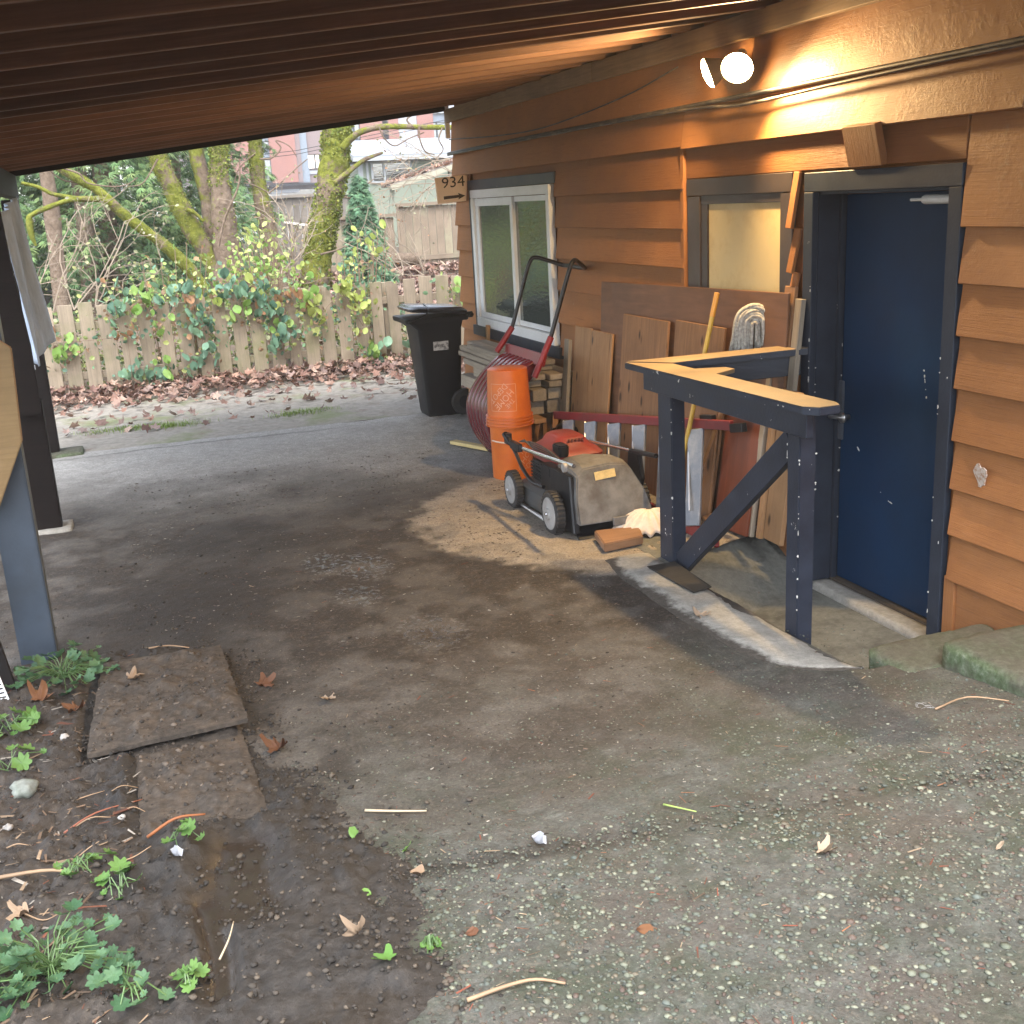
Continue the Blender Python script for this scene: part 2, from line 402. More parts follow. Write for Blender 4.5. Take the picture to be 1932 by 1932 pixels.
# soil at the edge of the drive --------------------------------
X, Y, F = grid(-2.6, .86, .3, 5.5, .015, .015)
xb = np.interp(Y, [.3, 1.99, 2.29, 2.72, 2.98, 3.26, 3.6, 3.8, 4.1, 5.04, 5.5], [.42, .46, .5, .55, .52, .47, .40, .34, .33, .31, .1])
e1 = (fbm(X, Y, 4, 5, 41) - .5)
sd = np.minimum(xb - X, 5.33 - Y - .12 * (X + .5)) + e1 * .28
lump = (fbm(X, Y, 5, 4, 51) - .5) * .065 + (fbm(X, Y, 17, 4, 61) - .45) * .060 + (np.abs(fbm(X, Y, 40, 3, 71) - .5)) * .060
rut = sstep(.17, .05, np.abs(X - (.17 + .03 * np.sin(Y * 4)) + e1 * .16)) * sstep(2.50, 2.80, Y + e1 * .5) * sstep(3.30, 3.16, Y + e1 * .15)
rut2 = sstep(.055, .02, np.abs(X - (.0 + .03 * np.sin(Y * 3)) + e1 * .03)) * sstep(2.22, 2.35, Y) * sstep(2.95, 2.8, Y)
rutA = np.maximum(rut, rut2)
flat = sstep(.3, .05, np.abs(X - .22)) * sstep(1.6, 2.2, Y) * sstep(3.4, 3.0, Y)
Z = gz(Y) + np.where(sd > 0, .042 * sstep(0, .30, sd) + lump * sstep(-.02, .12, sd) * (1 - .55 * flat), sd * .5 + .004)
Z += .035 * np.exp(-((X - (-.02)) / .05) ** 2) * sstep(2.9, 3.1, Y) * sstep(3.5, 3.2, Y)
Z = Z * (1 - rutA) + (gz(Y) + .012 + lump * .12) * rutA
under = sstep(.0, .06, np.minimum.reduce([X + np.where(Y > 4.08, .37, .19), .31 - X, Y - 3.33, 5.15 - Y]))
Z = Z * (1 - under) + np.minimum(Z, gz(Y) + .012) * under
wet = np.maximum(rutA, .22 * sstep(.5, .66, fbm(X, Y, 3, 4, 81)) * flat)
dry = sstep(-.05, -.35, X + e1 * .5)
me = npmesh('soil', np.stack([X, Y, Z], -1), F, True, np.stack([wet, dry, wet * 0], -1))
tag(link('muddy_ground', me, M_SOIL), kind='structure')
_sx, _sy, _sz = X.reshape(-1, 231)[0], Y.reshape(-1, 231)[:, 0], Z.reshape(-1, 231)
def soilz(x, y):
    i = int(np.clip((x - _sx[0]) / .015, 0, 230)); j = int(np.clip((y - _sy[0]) / .015, 0, len(_sy) - 1))
    return max(float(_sz[j, i]), float(gz(y)))

# yard and the wide ground sheet --------------------------------
X, Y, F = grid(-7, 9, 10.56, 25, .08, .08)
Z = terrain(X, Y) + (fbm(X, Y, 3, 4, 91) - .5) * .05 * sstep(10.7, 11.6, Y) - .004
me = npmesh('yard', np.stack([X, Y, Z], -1), F, True); tag(link('yard', me, M_YARD), kind='structure')
xs = np.unique(np.concatenate([np.linspace(-400, -20, 18), np.linspace(-20, 20, 41), np.linspace(20, 400, 18)]))
ys = np.unique(np.concatenate([np.linspace(-300, -12, 12), np.linspace(-12, 60, 73), np.linspace(60, 600, 25)]))
X, Y = np.meshgrid(xs, ys); nx, ny = len(xs), len(ys); I = np.arange(nx * ny).reshape(ny, nx)
F = np.stack([I[:-1, :-1], I[:-1, 1:], I[1:, 1:], I[1:, :-1]], -1).reshape(-1, 4); X, Y = X.ravel(), Y.ravel()
Z = terrain(X, Y) - .08 + np.where(Y < 4, np.minimum(gz(Y), 1.0) - .09, 0) - .15 * ((X > -1) & (X < 6) & (Y > 2) & (Y < 11))
me = npmesh('ground', np.stack([X, Y, Z], -1), F, True); tag(link('ground', me, M_GROUND), kind='structure')

# curb band, landing, steps --------------------------------
def mat_curb(name, base, moss=0.0, stain=.5, fade=False, bmp=.8):
    n = NT(name); v = n.vec(rand=False)
    f = n.noise(v, 5.5, 8, .72); f2 = n.noise(v, 30, 8, .76); sep = n.n('ShaderNodeSeparateXYZ'); g = n.n('ShaderNodeNewGeometry'); n.l(g.outputs['Normal'], sep.inputs[0])
    c = n.ramp(f2, [(.3, c3(base, .72)), (.7, c3(base, 1.2))])
    c = n.mix(n.rng(f, .48, .66, 0, stain), c, c3(base, .38))
    if fade: c = n.mix(n.rng(n.math('ADD', n.attr('fade', 'Fac'), n.math('MULTIPLY', n.math('SUBTRACT', f, .5), 1.5)), .35, .65, 0, 1), c, n.ramp(f2, [(.3, (.032, .026, .021)), (.7, (.09, .078, .065))]))
    if moss:
        mo = n.ramp(f2, [(.3, (.04, .06, .025)), (.5, (.10, .135, .07)), (.72, (.24, .28, .21))])
        c = n.mix(n.math('MULTIPLY', n.rng(f, .36, .6, .15, 1), n.rng(sep.outputs[2], .5, .95, moss, moss * .32)), c, mo)
    return n.set(c, .85, n.bump(n.math('ADD', f2, n.math('MULTIPLY', n.noise(v, 110, 4, .7), .5)), bmp, .014), spec=.3)
M_CURB = mat_curb('curb_cement', (.34, .33, .30), stain=.35); M_BAND = mat_curb('cement_band', (.33, .32, .29), stain=.45, fade=True); M_LAND = mat_curb('landing_concrete', (.145, .148, .132), stain=.72, bmp=.3)
M_STEP = mat_curb('mossy_concrete', (.095, .084, .066), moss=1.0)
V = []; F = []
ys = np.linspace(3.52, 5.45, 70)
for i, y in enumerate(ys):
    xo = np.interp(y, [3.52, 3.58, 3.66, 3.75, 3.95, 4.4, 5.1, 5.45], [2.72, 2.58, 2.48, 2.43, 2.385, 2.36, 2.365, 2.42]) + (fbm(y, 3, 4, 3, 3) - .5) * .03
    z = float(gz(y)); w = 2.705
    for k, (t, dz) in enumerate(((0, -.03), (.03, .006), (.35, .014), (.8, .010), (.97, .0), (1, -.018), (1.0, -.25))):
        V.append((xo + (w - xo) * t + (.012 if k == 6 else 0), y, z + dz + (fbm(xo * 3 + t, y, 9, 3, 5) - .5) * .012))
for i in range(69):
    for k in range(6):
        a = i * 7 + k; F.append((a, a + 7, a + 8, a + 1))
me = npmesh('curb', V, F, True); fattr(me, 'fade', np.tile([1.1, .85, .12, 0, 0, .1, .6], 70)); tag(link('curb', me, M_BAND), kind='structure')
X, Y, F = grid(2.69, 3.66, 3.40, 5.75, .025, .025)
toe = np.interp(X, [2.69, 3.42, 3.7], [4.68, 5.06, 5.12]); Z = -.10 + np.clip((Y - toe) / .50, 0, 1) ** .85 * (.195 + .05 * sstep(2.75, 3.35, X)) + (fbm(X, Y, 5, 4, 9) - .5) * .008
tag(link('landing', npmesh('landing', np.stack([X, Y, Z], -1), F, True), M_LAND), kind='structure')

def rock_block(name, P0, P1, label, cat, mat, rough=.022, parent=None, n=(14, 14, 5), rnd=.03):
    """weathered concrete block between two corners, rounded and uneven"""
    a, b = Vector(P0), Vector(P1); c = (a + b) / 2; d = (b - a)
    bm = bmesh.new(); bmesh.ops.create_cube(bm, size=1)
    for ax in range(3):
        ed = [e for e in bm.edges if abs((e.verts[0].co - e.verts[1].co)[ax]) > 1e-4 and max(abs((e.verts[0].co - e.verts[1].co)[q]) for q in range(3) if q != ax) < 1e-4]
        bmesh.ops.subdivide_edges(bm, edges=ed, cuts=n[ax], use_grid_fill=True)
    for v in bm.verts:
        p = Vector((v.co.x * d.x, v.co.y * d.y, v.co.z * d.z)); q = Vector([max(-abs(d[i]) / 2 + rnd, min(abs(d[i]) / 2 - rnd, p[i])) for i in range(3)])
        o = p - q
        if o.length > 1e-6: p = q + o.normalized() * min(o.length, rnd)
        w = p + c; s_ = float(fbm(w.x + w.z * 2, w.y - w.z, 7, 4, 13) + fbm(w.x * 1.3 - w.z, w.y + w.z * 2, 24, 3, 17) * .5 - .75)
        v.co = p + p.normalized() * s_ * rough * 2
    for f in bm.faces: f.smooth = True
    me = bpy.data.meshes.new(name); bm.to_mesh(me); bm.free()
    o = link(name, me, mat, parent, c); return tag(o, label, cat) if label else o
rock_block('concrete_walkway', (2.97, .6, .02), (3.445, 3.37, .285), 'raised mossy concrete walkway slab along the orange siding', 'walkway', M_STEP, n=(10, 50, 6))
rock_block('concrete_step', (2.83, 3.36, -.12), (3.445, 3.66, .17), 'low cracked concrete step with a mossy corner below the raised walkway', 'step', M_STEP, n=(14, 8, 6))
rock_block('sill_step', (3.476, 4.06, -.2), (3.60, 5.03, -.062), 'pale wooden sill plank under the blue door', 'sill', M_CURB, .003, n=(3, 12, 3), rnd=.01)
# ------------------------------------------------------------------ house
def mat_siding():
    n = NT('orange_brown_paint'); v = n.vec(); vs = n.vec((1.5, 18, 18))
    f = n.noise(v, 2.4, 6, .62); g = n.noise(vs, 3, 6, .65, .5); b2 = n.noise(v, 48, 5, .65, .3)
    c = n.ramp(f, [(.28, (.245, .098, .032)), (.72, (.355, .150, .052))])
    c = n.mix(n.rng(g, .56, .75, 0, .45), c, (.17, .066, .026))
    c = n.mix(n.rng(n.noise(v, 9, 6, .7), .66, .72, 0, .35), c, (.40, .25, .15))
    fg = n.noise(n.vec((1.6, 95, 95)), 2.2, 5, .7, .05); c = n.mix(n.rng(fg, .56, .70, 0, .5), c, (.13, .050, .020)); h = n.math('ADD', n.math('MULTIPLY', fg, .9), n.math('ADD', n.math('MULTIPLY', g, .6), n.math('MULTIPLY', b2, .3)))
    r = n.n('ShaderNodeHueSaturation'); n.l(c, r.inputs['Color']); n.l(n.rng(n.oi.outputs['Random'], 0, 1, .84, 1.12), r.inputs['Value'])
    return n.set(r.outputs[0], n.rng(f, .2, .8, .55, .75), n.bump(h, .6, .007), spec=.3)
M_SID = mat_siding()
def mat_rough_siding():
    n = NT('blistered_orange_paint'); v = n.vec(); vs = n.vec((1.5, 14, 14))
    f = n.noise(v, 2.4, 6, .62); g = n.noise(vs, 3, 6, .65, .5); b2 = n.noise(v, 55, 5, .7, .6); b3 = n.vor(n.vec((1, 1, 1)), 55)
    c = n.ramp(f, [(.28, (.25, .105, .035)), (.72, (.365, .158, .054))])
    c = n.mix(n.rng(n.noise(v, 7, 6, .72), .6, .72, 0, .5), c, (.30, .21, .12))
    c = n.mix(n.rng(g, .56, .75, 0, .45), c, (.15, .062, .026))
    fg = n.noise(n.vec((1.6, 80, 80)), 2.2, 5, .7, .05); c = n.mix(n.rng(fg, .56, .70, 0, .45), c, (.14, .058, .024)); g = n.math('ADD', g, n.math('MULTIPLY', fg, 1.6)); h = n.math('ADD', n.math('MULTIPLY', g, .5), n.math('MULTIPLY', n.math('MULTIPLY', b2, n.rng(n.noise(v, 3.5, 5, .7), .46, .62, .12, 1)), 1.3))
    return n.set(c, n.rng(f, .2, .8, .46, .64), n.bump(h, .26, .007), spec=.4)
M_ROUGH = mat_rough_siding()
M_TRIM = paint('dark_slate_paint', (.022, .028, .042), .45, .25, .2, chips=(.55, .55, .52), chipamt=.70, spec=.25)
M_TRIMB = paint('brown_black_trim_paint', (.036, .026, .023), .42, .3, .2, dirt=(.075, .055, .045))
M_BLUE = paint('navy_door_paint', (.003, .022, .062), .42, .18, .10, 3, chips=(.35, .37, .42), chipamt=.775, spec=.14)
M_RAIL = paint('navy_rail_paint', (.021, .026, .040), .42, .3, .25, 7, chips=(.62, .60, .55), chipamt=.665, spec=.3)
M_WHITE = plain('white_vinyl', (.74, .75, .76), .35, var=.05)
M_PANE = None
def mat_glass(name, base=(.075, .09, .085), rough=.03, wav=.10):
    n = NT(name); v = n.vec()
    return n.set(base, rough, n.bump(n.noise(n.vec((1, 2, 9)), 4, 2, .5), wav, .02), spec=.9, IOR=1.9)
M_GLASS = mat_glass('window_glass', (.06, .075, .07), wav=.16)
M_BLIND = plain('cream_painted_panel', (.62, .49, .25), .5, var=.06, scale=3, dirt=(.42, .27, .10))
M_METAL = plain('worn_steel', (.45, .45, .46), .3, .9, .15)
M_DARKM = plain('black_metal', (.015, .015, .017), .38, .4)
M_CABLE = plain('cable_sheath', (.035, .03, .028), .5, dirt=(.2, .16, .12))

HX = 3.475
house = thing('house', 'orange lap sided house wall with a blue door and a white framed window', 'house', (3.475, 6, 0))
core = MB()
core.span((3.67, -3, -.3), (9.5, 11.17, 3.4)); core.span((3.492, -3, -.3), (3.668, 3.955, 3.4)); core.span((3.492, 5.075, -.3), (3.668, 11.17, 3.4)); core.span((3.492, 3.957, 2.13), (3.668, 5.073, 3.4))
core.build('wall', M_SID, house)
def sid(y0, y1, zb, zt, mat=M_SID, out=.042, xb=0.0, t=.018):
    j = random.uniform(-.004, .004); h = zt - zb + .025
    return bar('siding_board', (HX + .004 - out / 2 - xb, y0, (zb + zt + .025) / 2 + j), (HX + .004 - out / 2 - xb, y1, (zb + zt + .025) / 2 + j + random.uniform(-.003, .003)), math.hypot(h, out * .8), t, (out * .8, 0, h), mat, house, .004)
# upper boards, full length
sid(5.6, 11.2, 2.545, 2.86, M_SID); sid(.4, 5.6, 2.545, 2.86, M_ROUGH)
sid(6.37, 11.2, 2.335, 2.56, M_SID, .046); sid(3.6, 6.366, 2.325, 2.56, M_ROUGH, .05, .004); sid(.4, 3.6, 2.325, 2.56, M_ROUGH, .05, .004)
ZF = [2.335, 2.09, 1.85, 1.605, 1.355, 1.09, .825, .565, .32, .08]
for k in range(1, len(ZF)):
    zb, zt = ZF[k], ZF[k - 1]
    if zb > 2.2: sid(6.37, 11.2, zb, zt)
    elif zt > .87:
        sid(6.37 if zb > 1.3 else 5.12, 8.50, zb, zt); sid(10.70, 11.2, zb, zt)
    else: sid(5.12, 8.4, zb, zt); sid(8.404, 11.2, zb, zt)
ZN = [2.30, 1.87, 1.635, 1.41, 1.18, .95, .73, .51, .295]
for k in range(1, len(ZN)): sid(.4, 3.93 - .004 * k, ZN[k], ZN[k - 1], M_ROUGH if k < 3 else M_SID, .036)
bar('skirt_board', (3.478, .4, .11), (3.478, 3.90, .11), .40, .02, (0, 0, 1), M_SID, house); bar('skirt_batten', (3.462, 3.885, -.02), (3.462, 3.885, .31), .07, .02, (0, 1, 0), M_SID, house)
# header over small window and door, slivers between them
bar('header_board', (3.47, 3.935, 2.243), (3.47, 6.366, 2.243), .19, .02, (0, 0, 1), M_SID, house)
bar('corner_batten', (3.455, 6.385, 1.45), (3.455, 6.385, 2.34), .045, .03, (0, 1, 0), M_SID, house)
ZS = [2.145, 1.86, 1.63, 1.40, 1.17, .94]
for k in range(1, len(ZS)):
    bar('siding_sliver', (3.425 + .0 * k, 5.168 + .012 * (k % 2), ZS[k]), (3.462, 5.148 + .012 * (k % 2), ZS[k - 1]), .055, .02, (0, 1, 0), M_SID, house)
bar('knee_block', (3.452, 4.575, 2.15), (3.405, 4.575, 2.335), .25, .04, (0, 1, 0), M_SID, house)
# ledger under the roof edge
M_LEDGER = wood('weathered_ledger', (.23, .15, .085), .3, .7, rand=.1)
for y0, y1 in ((.4, 4.3), (4.305, 7.6), (7.605, 11.22)):
    bar('ledger_board', (3.42, y0, 2.913), (3.42, y1, 2.908), .125, .045, (0, 0, 1), M_LEDGER, house)
bar('gutter_end', (3.43, 11.235, 2.70), (3.43, 11.235, 3.02), .05, .02, (1, 0, 0), M_WHITE, house)
# corner board stub ends
# dark trim: small window
for a, b, w in (((3.466, 5.20, 2.095), (3.466, 6.345, 2.095), .10), ):
    bar('window_trim', a, b, w, .03, (0, 0, 1), M_TRIMB, house)
bar('window_trim', (3.466, 6.265, 1.35), (3.466, 6.265, 2.043), .15, .026, (0, 1, 0), M_TRIMB, house)
bar('window_trim', (3.466, 5.255, 1.35), (3.466, 5.255, 2.043), .115, .026, (0, 1, 0), M_TRIMB, house)
sw = MB().span((3.484, 5.30, 1.40), (3.49, 6.20, 2.045)).build('small_window', M_TRIMB, house)
pf = MB(); pf.span((3.462, 5.30, 1.995), (3.484, 6.19, 2.045)); pf.span((3.463, 6.11, 1.40), (3.484, 6.19, 1.994)); pf.span((3.463, 5.30, 1.40), (3.484, 5.325, 1.994)); pf.build('sash', M_TRIMB, sw, bevel=.003)
MB().span((3.474, 5.326, 1.41), (3.482, 6.109, 1.994)).build('pane', M_BLIND, sw)
# door
bar('door_trim', (3.464, 3.935, 2.088), (3.464, 5.085, 2.088), .095, .036, (0, 0, 1), M_TRIM, house)
bar('door_trim', (3.464, 5.045, -.10), (3.464, 5.045, 2.039), .08, .036, (0, 1, 0), M_TRIM, house)
bar('door_trim', (3.464, 3.975, -.02), (3.464, 3.975, 2.039), .08, .036, (0, 1, 0), M_TRIM, house)
jb = MB(); jb.span((3.483, 5.006, -.10), (3.66, 5.03, 2.06)); jb.span((3.483, 4.016, -.10), (3.66, 4.045, 2.06)); jb.span((3.483, 4.046, 2.025), (3.66, 5.005, 2.06)); jb.span((3.605, 4.98, -.08), (3.633, 5.0055, 2.0245)); jb.build('door_jamb', M_TRIM, house, bevel=.002)
MB().span((3.60, 4.05, -.10), (3.664, 5.0, -.055)).build('threshold', wood('worn_threshold', (.075, .06, .045), rand=.05), house, bevel=.004)
door = MB().span((3.632, 4.06, -.045), (3.672, 4.975, 2.02)).build('door', M_BLUE, house, bevel=.004)
h = MB(); h.lathe([(.028, 0), (.028, .012), (.012, .016), (.012, .05)], 16, (3.575, 4.895, .875), 'x'); h.tube(smoothpath([(3.585, 4.895, .875), (3.575, 4.93, .873), (3.573, 5.0, .866)], 4), [.011] * 8 + [.009], 8); h.build('handle', M_METAL, door, smooth=True)
MB().span((3.618, 4.945, .74), (3.631, 4.99, 1.06)).build('latch_guard', plain('latch_grey', (.10, .115, .14), .4, .5), door, bevel=.003)
cl = MB(); cl.lathe([(.018, 0), (.021, .01), (.021, .27), (.018, .28)], 16, (3.597, 4.07, 1.985), 'y'); cl.tube([(3.597, 4.35, 1.985), (3.597, 4.44, 1.985)], .007, 8); cl.build('door_closer', M_WHITE, house, smooth=True, auto=40)
# white window
win = MB().span((3.492, 8.60, .90), (3.51, 10.60, 2.18)).build('window', M_GLASS, house)
def frame(parent, x, y0, y1, z0, z1, w, t, mat, wb=None, wl=None):
    wb = wb or w; wl = wl or w
    m = MB(); m.span((x - t, y0, z0), (x, y1, z0 + wb)); m.span((x - t, y0, z1 - w), (x, y1, z1)); m.span((x - t + .001, y0, z0 + wb + .0005), (x - .001, y0 + w, z1 - w - .0005)); m.span((x - t + .001, y1 - wl, z0 + wb + .0005), (x - .001, y1, z1 - w - .0005))
    return m.build('frame', mat, parent, bevel=.004)
frame(win, 3.478, 8.58, 10.62, .895, 2.185, .075, .055, M_WHITE, .085, .075)
s1 = frame(win, 3.470, 9.50, 10.54, .985, 2.105, .07, .028, M_WHITE, .05, .10); s1.name = 'sash'
s2 = frame(win, 3.482, 8.66, 9.54, .985, 2.105, .045, .018, M_WHITE); s2.name = 'sash'
MB().span((3.456, 9.56, 1.03), (3.459, 10.45, 2.04)).build('pane', M_GLASS, win)
MB().span((3.472, 8.70, 1.03), (3.475, 9.50, 2.06)).build('pane', M_GLASS, win)
bar('window_head_trim', (3.452, 8.48, 2.232), (3.452, 10.72, 2.232), .088, .03, (0, 0, 1), M_TRIM, house)
bar('window_side_trim', (3.452, 10.665, .86), (3.452, 10.665, 2.186), .08, .03, (0, 1, 0), M_TRIM, house)
bar('window_sill', (3.438, 8.45, .845), (3.438, 10.74, .845), .095, .05, (0, 0, 1), M_TRIM, house)
# scrape on the siding
n = NT('peeled_paint'); v = n.vec(); n.set(n.ramp(n.noise(v, 60, 5, .7), [(.35, (.30, .13, .05)), (.55, (.5, .42, .36))]), .7, n.bump(n.noise(v, 80, 4, .7), .6, .004)); M_PEEL = n.m
P = [(3.4125 + .018 * (.5 - .5 * math.sin(a)) , 3.70 + .035 * math.cos(a) * (1 + .25 * math.sin(3 * a)), .835 + .05 * math.sin(a) * (1 + .2 * math.cos(5 * a))) for a in np.linspace(0, 2 * math.pi, 18)[:-1]]
MB().prism(P, (.006, 0, 0)).build('peeled_patch', M_PEEL, house)

# cables along the wall
def cable(pts, r, label):
    o = MB().tube(smoothpath(pts, 5), r, 6).build('cable', M_CABLE, smooth=True); return tag(o, label, 'cable', 'cables stapled along the siding')
cable([(3.425, .5, 2.565), (3.422, 3, 2.572), (3.42, 4.4, 2.568), (3.42, 6.3, 2.562), (3.425, 9, 2.565), (3.425, 11.25, 2.558)], .013, 'thick dark cable lying along the ledge of the upper siding board')
cable([(3.405, .5, 2.548), (3.40, 3.4, 2.552), (3.40, 4.6, 2.538), (3.40, 5.6, 2.515), (3.40, 6.3, 2.545), (3.41, 8.5, 2.550), (3.41, 11.22, 2.542)], .009, 'thinner dark cable sagging below the thick one under the lamp')
cable([(3.43, 6.4, 2.80), (3.428, 7.2, 2.70), (3.425, 8.6, 2.615), (3.425, 9.8, 2.63), (3.43, 11.2, 2.69)], .005, 'thin brown wire drooping across the far upper siding board')

# ------------------------------------------------------------------ carport
M_RAFT = wood('dark_rafter_wood', (.135, .066, .037), .35, .7, rand=.22)
M_DECK = wood('roof_deck_wood', (.075, .046, .03), .3, .8)
M_POSTD = wood('dark_brown_post', (.009, .006, .005), .4, .65, rand=.1, spec=.15)
M_POSTB = paint('blue_grey_post_paint', (.055, .072, .098), .5, .2, .2, dirt=(.04, .045, .05))
port = thing('carport', 'dark timber carport roof of close rafters on posts beside the orange house', 'carport', (0, 6, 0))
def rz(x): return 2.975 - .11 * (3.44 - x)
RY0 = 2.2
k = 0; y = RY0
while y < 11.0:
    jz = random.uniform(-.006, .006); xe = 3.485
    bar('rafter', (-1.15, y, rz(-1.15) + .07 + jz), (xe, y, rz(xe) + .07 + jz), .14, .038, (0, 0, 1), M_RAFT, port, .004); y += .4
bar('roof_deck', (-1.25, 6.65, rz(-1.25) + .155), (3.486, 6.65, rz(3.486) + .155), 9.15, .02, (0, 1, 0), M_DECK, port, .0)
bar('fascia_board', (-1.15, 11.215, rz(-1.15) + .075), (3.40, 11.215, rz(3.40) + .075), .18, .03, (0, 0, 1), M_POSTD, port)
bar('roof_beam', (-.66, 2.2, rz(-.66) - .105), (-.66, 11.2, rz(-.66) - .105), .20, .085, (0, 0, 1), M_POSTD, port)
MB().span((-.625, 5.37, .02), (-.462, 5.50, 2.30)).build('post', M_POSTB, port, bevel=.006)
MB().span((-.665, 7.84, .03), (-.505, 7.97, .98)).build('post', M_POSTD, port, bevel=.006)
MB().span((-.73, 10.54, .10), (-.595, 10.67, 2.30)).build('post', M_POSTD, port, bevel=.006)
MB().prism([at(x_, y_, 7.80) for x_, y_ in ((-3, 375), (19, 489), (59, 653), (78, 770), (76, 779), (28, 787), (-45, 560), (-60, 375))], (0, -.04, 0)).build('post_plank', M_POSTD, port, bevel=.005); bar('post', at(-20, 420, 7.9), at(60, 800, 7.9), .15, .10, (1, 0, 0), M_POSTD, port)
M_TAN = wood('tan_brace_wood', (.30, .19, .08), .2, .6, rand=.0)
MB().prism([at(-2, 640, 5.33), at(22, 655, 5.33), at(43, 830, 5.33), at(0, 955, 5.33), at(-90, 1010, 5.33), at(-90, 700, 5.33)], (0, -.04, 0)).build('brace', M_TAN, port, bevel=.004)
rock_block('post_footing', (-.80, 10.42, .02), (-.40, 10.75, .125), None, None, M_STEP, .01, port, (8, 8, 3), .02)
rock_block('post_footing', (-.72, 7.78, .02), (-.44, 8.05, .115), None, None, M_CURB, .01, port, (8, 8, 3), .02)

# grey sheet hanging between the posts
n = NT('grey_sheeting'); v = n.vec((1, 1, .25)); f = n.noise(v, 9, 5, .65); n.set(n.ramp(f, [(.3, (.28, .34, .42)), (.7, (.48, .56, .68))]), .75, n.bump(f, .6, .03)); M_SHEET = n.m
sheet = thing('hanging_sheet', 'grey cloth sheet hanging between the dark carport posts', 'sheet', at(60, 640, 9.6))
V = []; F = []; nu, nvv = 18, 24
for j in range(nvv + 1):
    t = j / nvv; a = at(4 + 62 * t ** 1.1, 400 + 292 * t, 9.45); b = at(24 + 76 * t, 372 + 262 * t, 9.95)
    for i in range(nu + 1):
        u = i / nu; p = a.lerp(b, u); p.x += .035 * math.sin(u * 9 + t * 2) * (.4 + t) - .02 * math.sin(u * 23 + 1); p.z += -.03 * math.sin(u * 7) * t; V.append(p - sheet.location)
for j in range(nvv):
    for i in range(nu):
        q = j * (nu + 1) + i; F.append((q, q + 1, q + nu + 2, q + nu + 1))
o = link('cloth', npmesh('cloth', V, F, True), M_SHEET, sheet, sheet.location); so = o.modifiers.new('thick', 'SOLIDIFY'); so.thickness = .006
hm = MB()
for j in range(34):
    t = j / 34; p = at(0 + 62 * t ** 1.1, 430 + 280 * t, 9.40); hm.box(p, (.035 + .015 * (j % 3), .01, .035))
hm.build('hem', plain('white_hem', (.62, .66, .72), .6), sheet)
# plank and perforated strip at the near post
bar('leaning_plank', (-.66, 4.93, .10), (-.86, 5.25, 1.15), .12, .03, (1, 0, 0), M_POSTD); o = bpy.data.objects['leaning_plank']; tag(o, 'dark brown plank leaning beside the blue grey carport post', 'plank')
st = thing('metal_strip', 'white perforated metal strip leaning at the foot of the near post', 'strip', (-.62, 4.78, .1))
sm = MB(); a = Vector((-.625, 4.76, .09)); b = Vector((-.80, 5.0, .78)); dd = b - a
for j in range(40):
    p = a + dd * (j / 40); sm.box(p, (.026, .004, .011)); 
sm.build('perforated_face', M_WHITE, st); MB().tube([a + Vector((.016, 0, 0)), b + Vector((.016, 0, 0))], .004, 6).build('bead', M_WHITE, st)

# ------------------------------------------------------------------ flood light
M_LAMPB = plain('lamp_housing', (.30, .27, .22), .4, var=.1)
def mat_emit(name, col, st):
    n = NT(name); n.b.inputs['Base Color'].default_value = (.8, .8, .8, 1); n.b.inputs['Emission Color'].default_value = (*col, 1); n.b.inputs['Emission Strength'].default_value = st; return n.m
M_LENS = mat_emit('lit_lamp_lens', (1, .72, .36), 20)
lamp = thing('flood_light', 'lit twin flood light with warm round bulbs on the upper siding', 'lamp', (3.44, 5.66, 2.70))
pl = MB(); pl.lathe([(.06, 0), (.06, -.02), (.045, -.035)], 20, (3.43, 5.66, 2.715), 'x'); pl.build('base', M_LAMPB, lamp, smooth=True, auto=40)
def head(c, d, ew, cone):
    c = Vector(c); d = Vector(d).normalized(); q = d.to_track_quat('Z', 'Y').to_matrix()
    prof = [(.028, -.16), (.032, -.10), (.044, -.085), (.080, -.012), (.085, .0)]
    m = MB(); m.lathe(prof, 22, cap=False); m.v = [tuple(q @ Vector(p) + c) for p in m.v]; hd = m.build('lamp_head', M_LAMPB, lamp, smooth=True)
    m = MB(); m.lathe([(.082, -.006), (.076, .012), (.048, .026), (.004, .032)], 22); m.v = [tuple(q @ Vector(p) + c) for p in m.v]; m.build('lens', M_LENS, hd, smooth=True)
    MB().tube([c - d * .14, Vector((3.42, 5.66, 2.715))], .012, 8).build('arm', M_LAMPB, lamp, smooth=True)
    L = bpy.data.lights.new('flood_lamp', 'SPOT'); L.energy = ew; L.color = (1, .66, .30); L.spot_size = R(cone); L.spot_blend = .55; L.shadow_soft_size = .05
    o = bpy.data.objects.new('flood_lamp', L); COL.objects.link(o); o.location = c + d * .045 - wloc(lamp); o.parent = lamp; o.rotation_euler = (-d).to_track_quat('Z', 'Y').to_matrix().to_euler() if False else d.to_track_quat('-Z', 'Y').to_euler()
head((3.30, 5.50, 2.69), (-.55, -.62, -.52), 66, 168)
head((3.30, 5.80, 2.70), (-.82, .44, -.36), 52, 170)

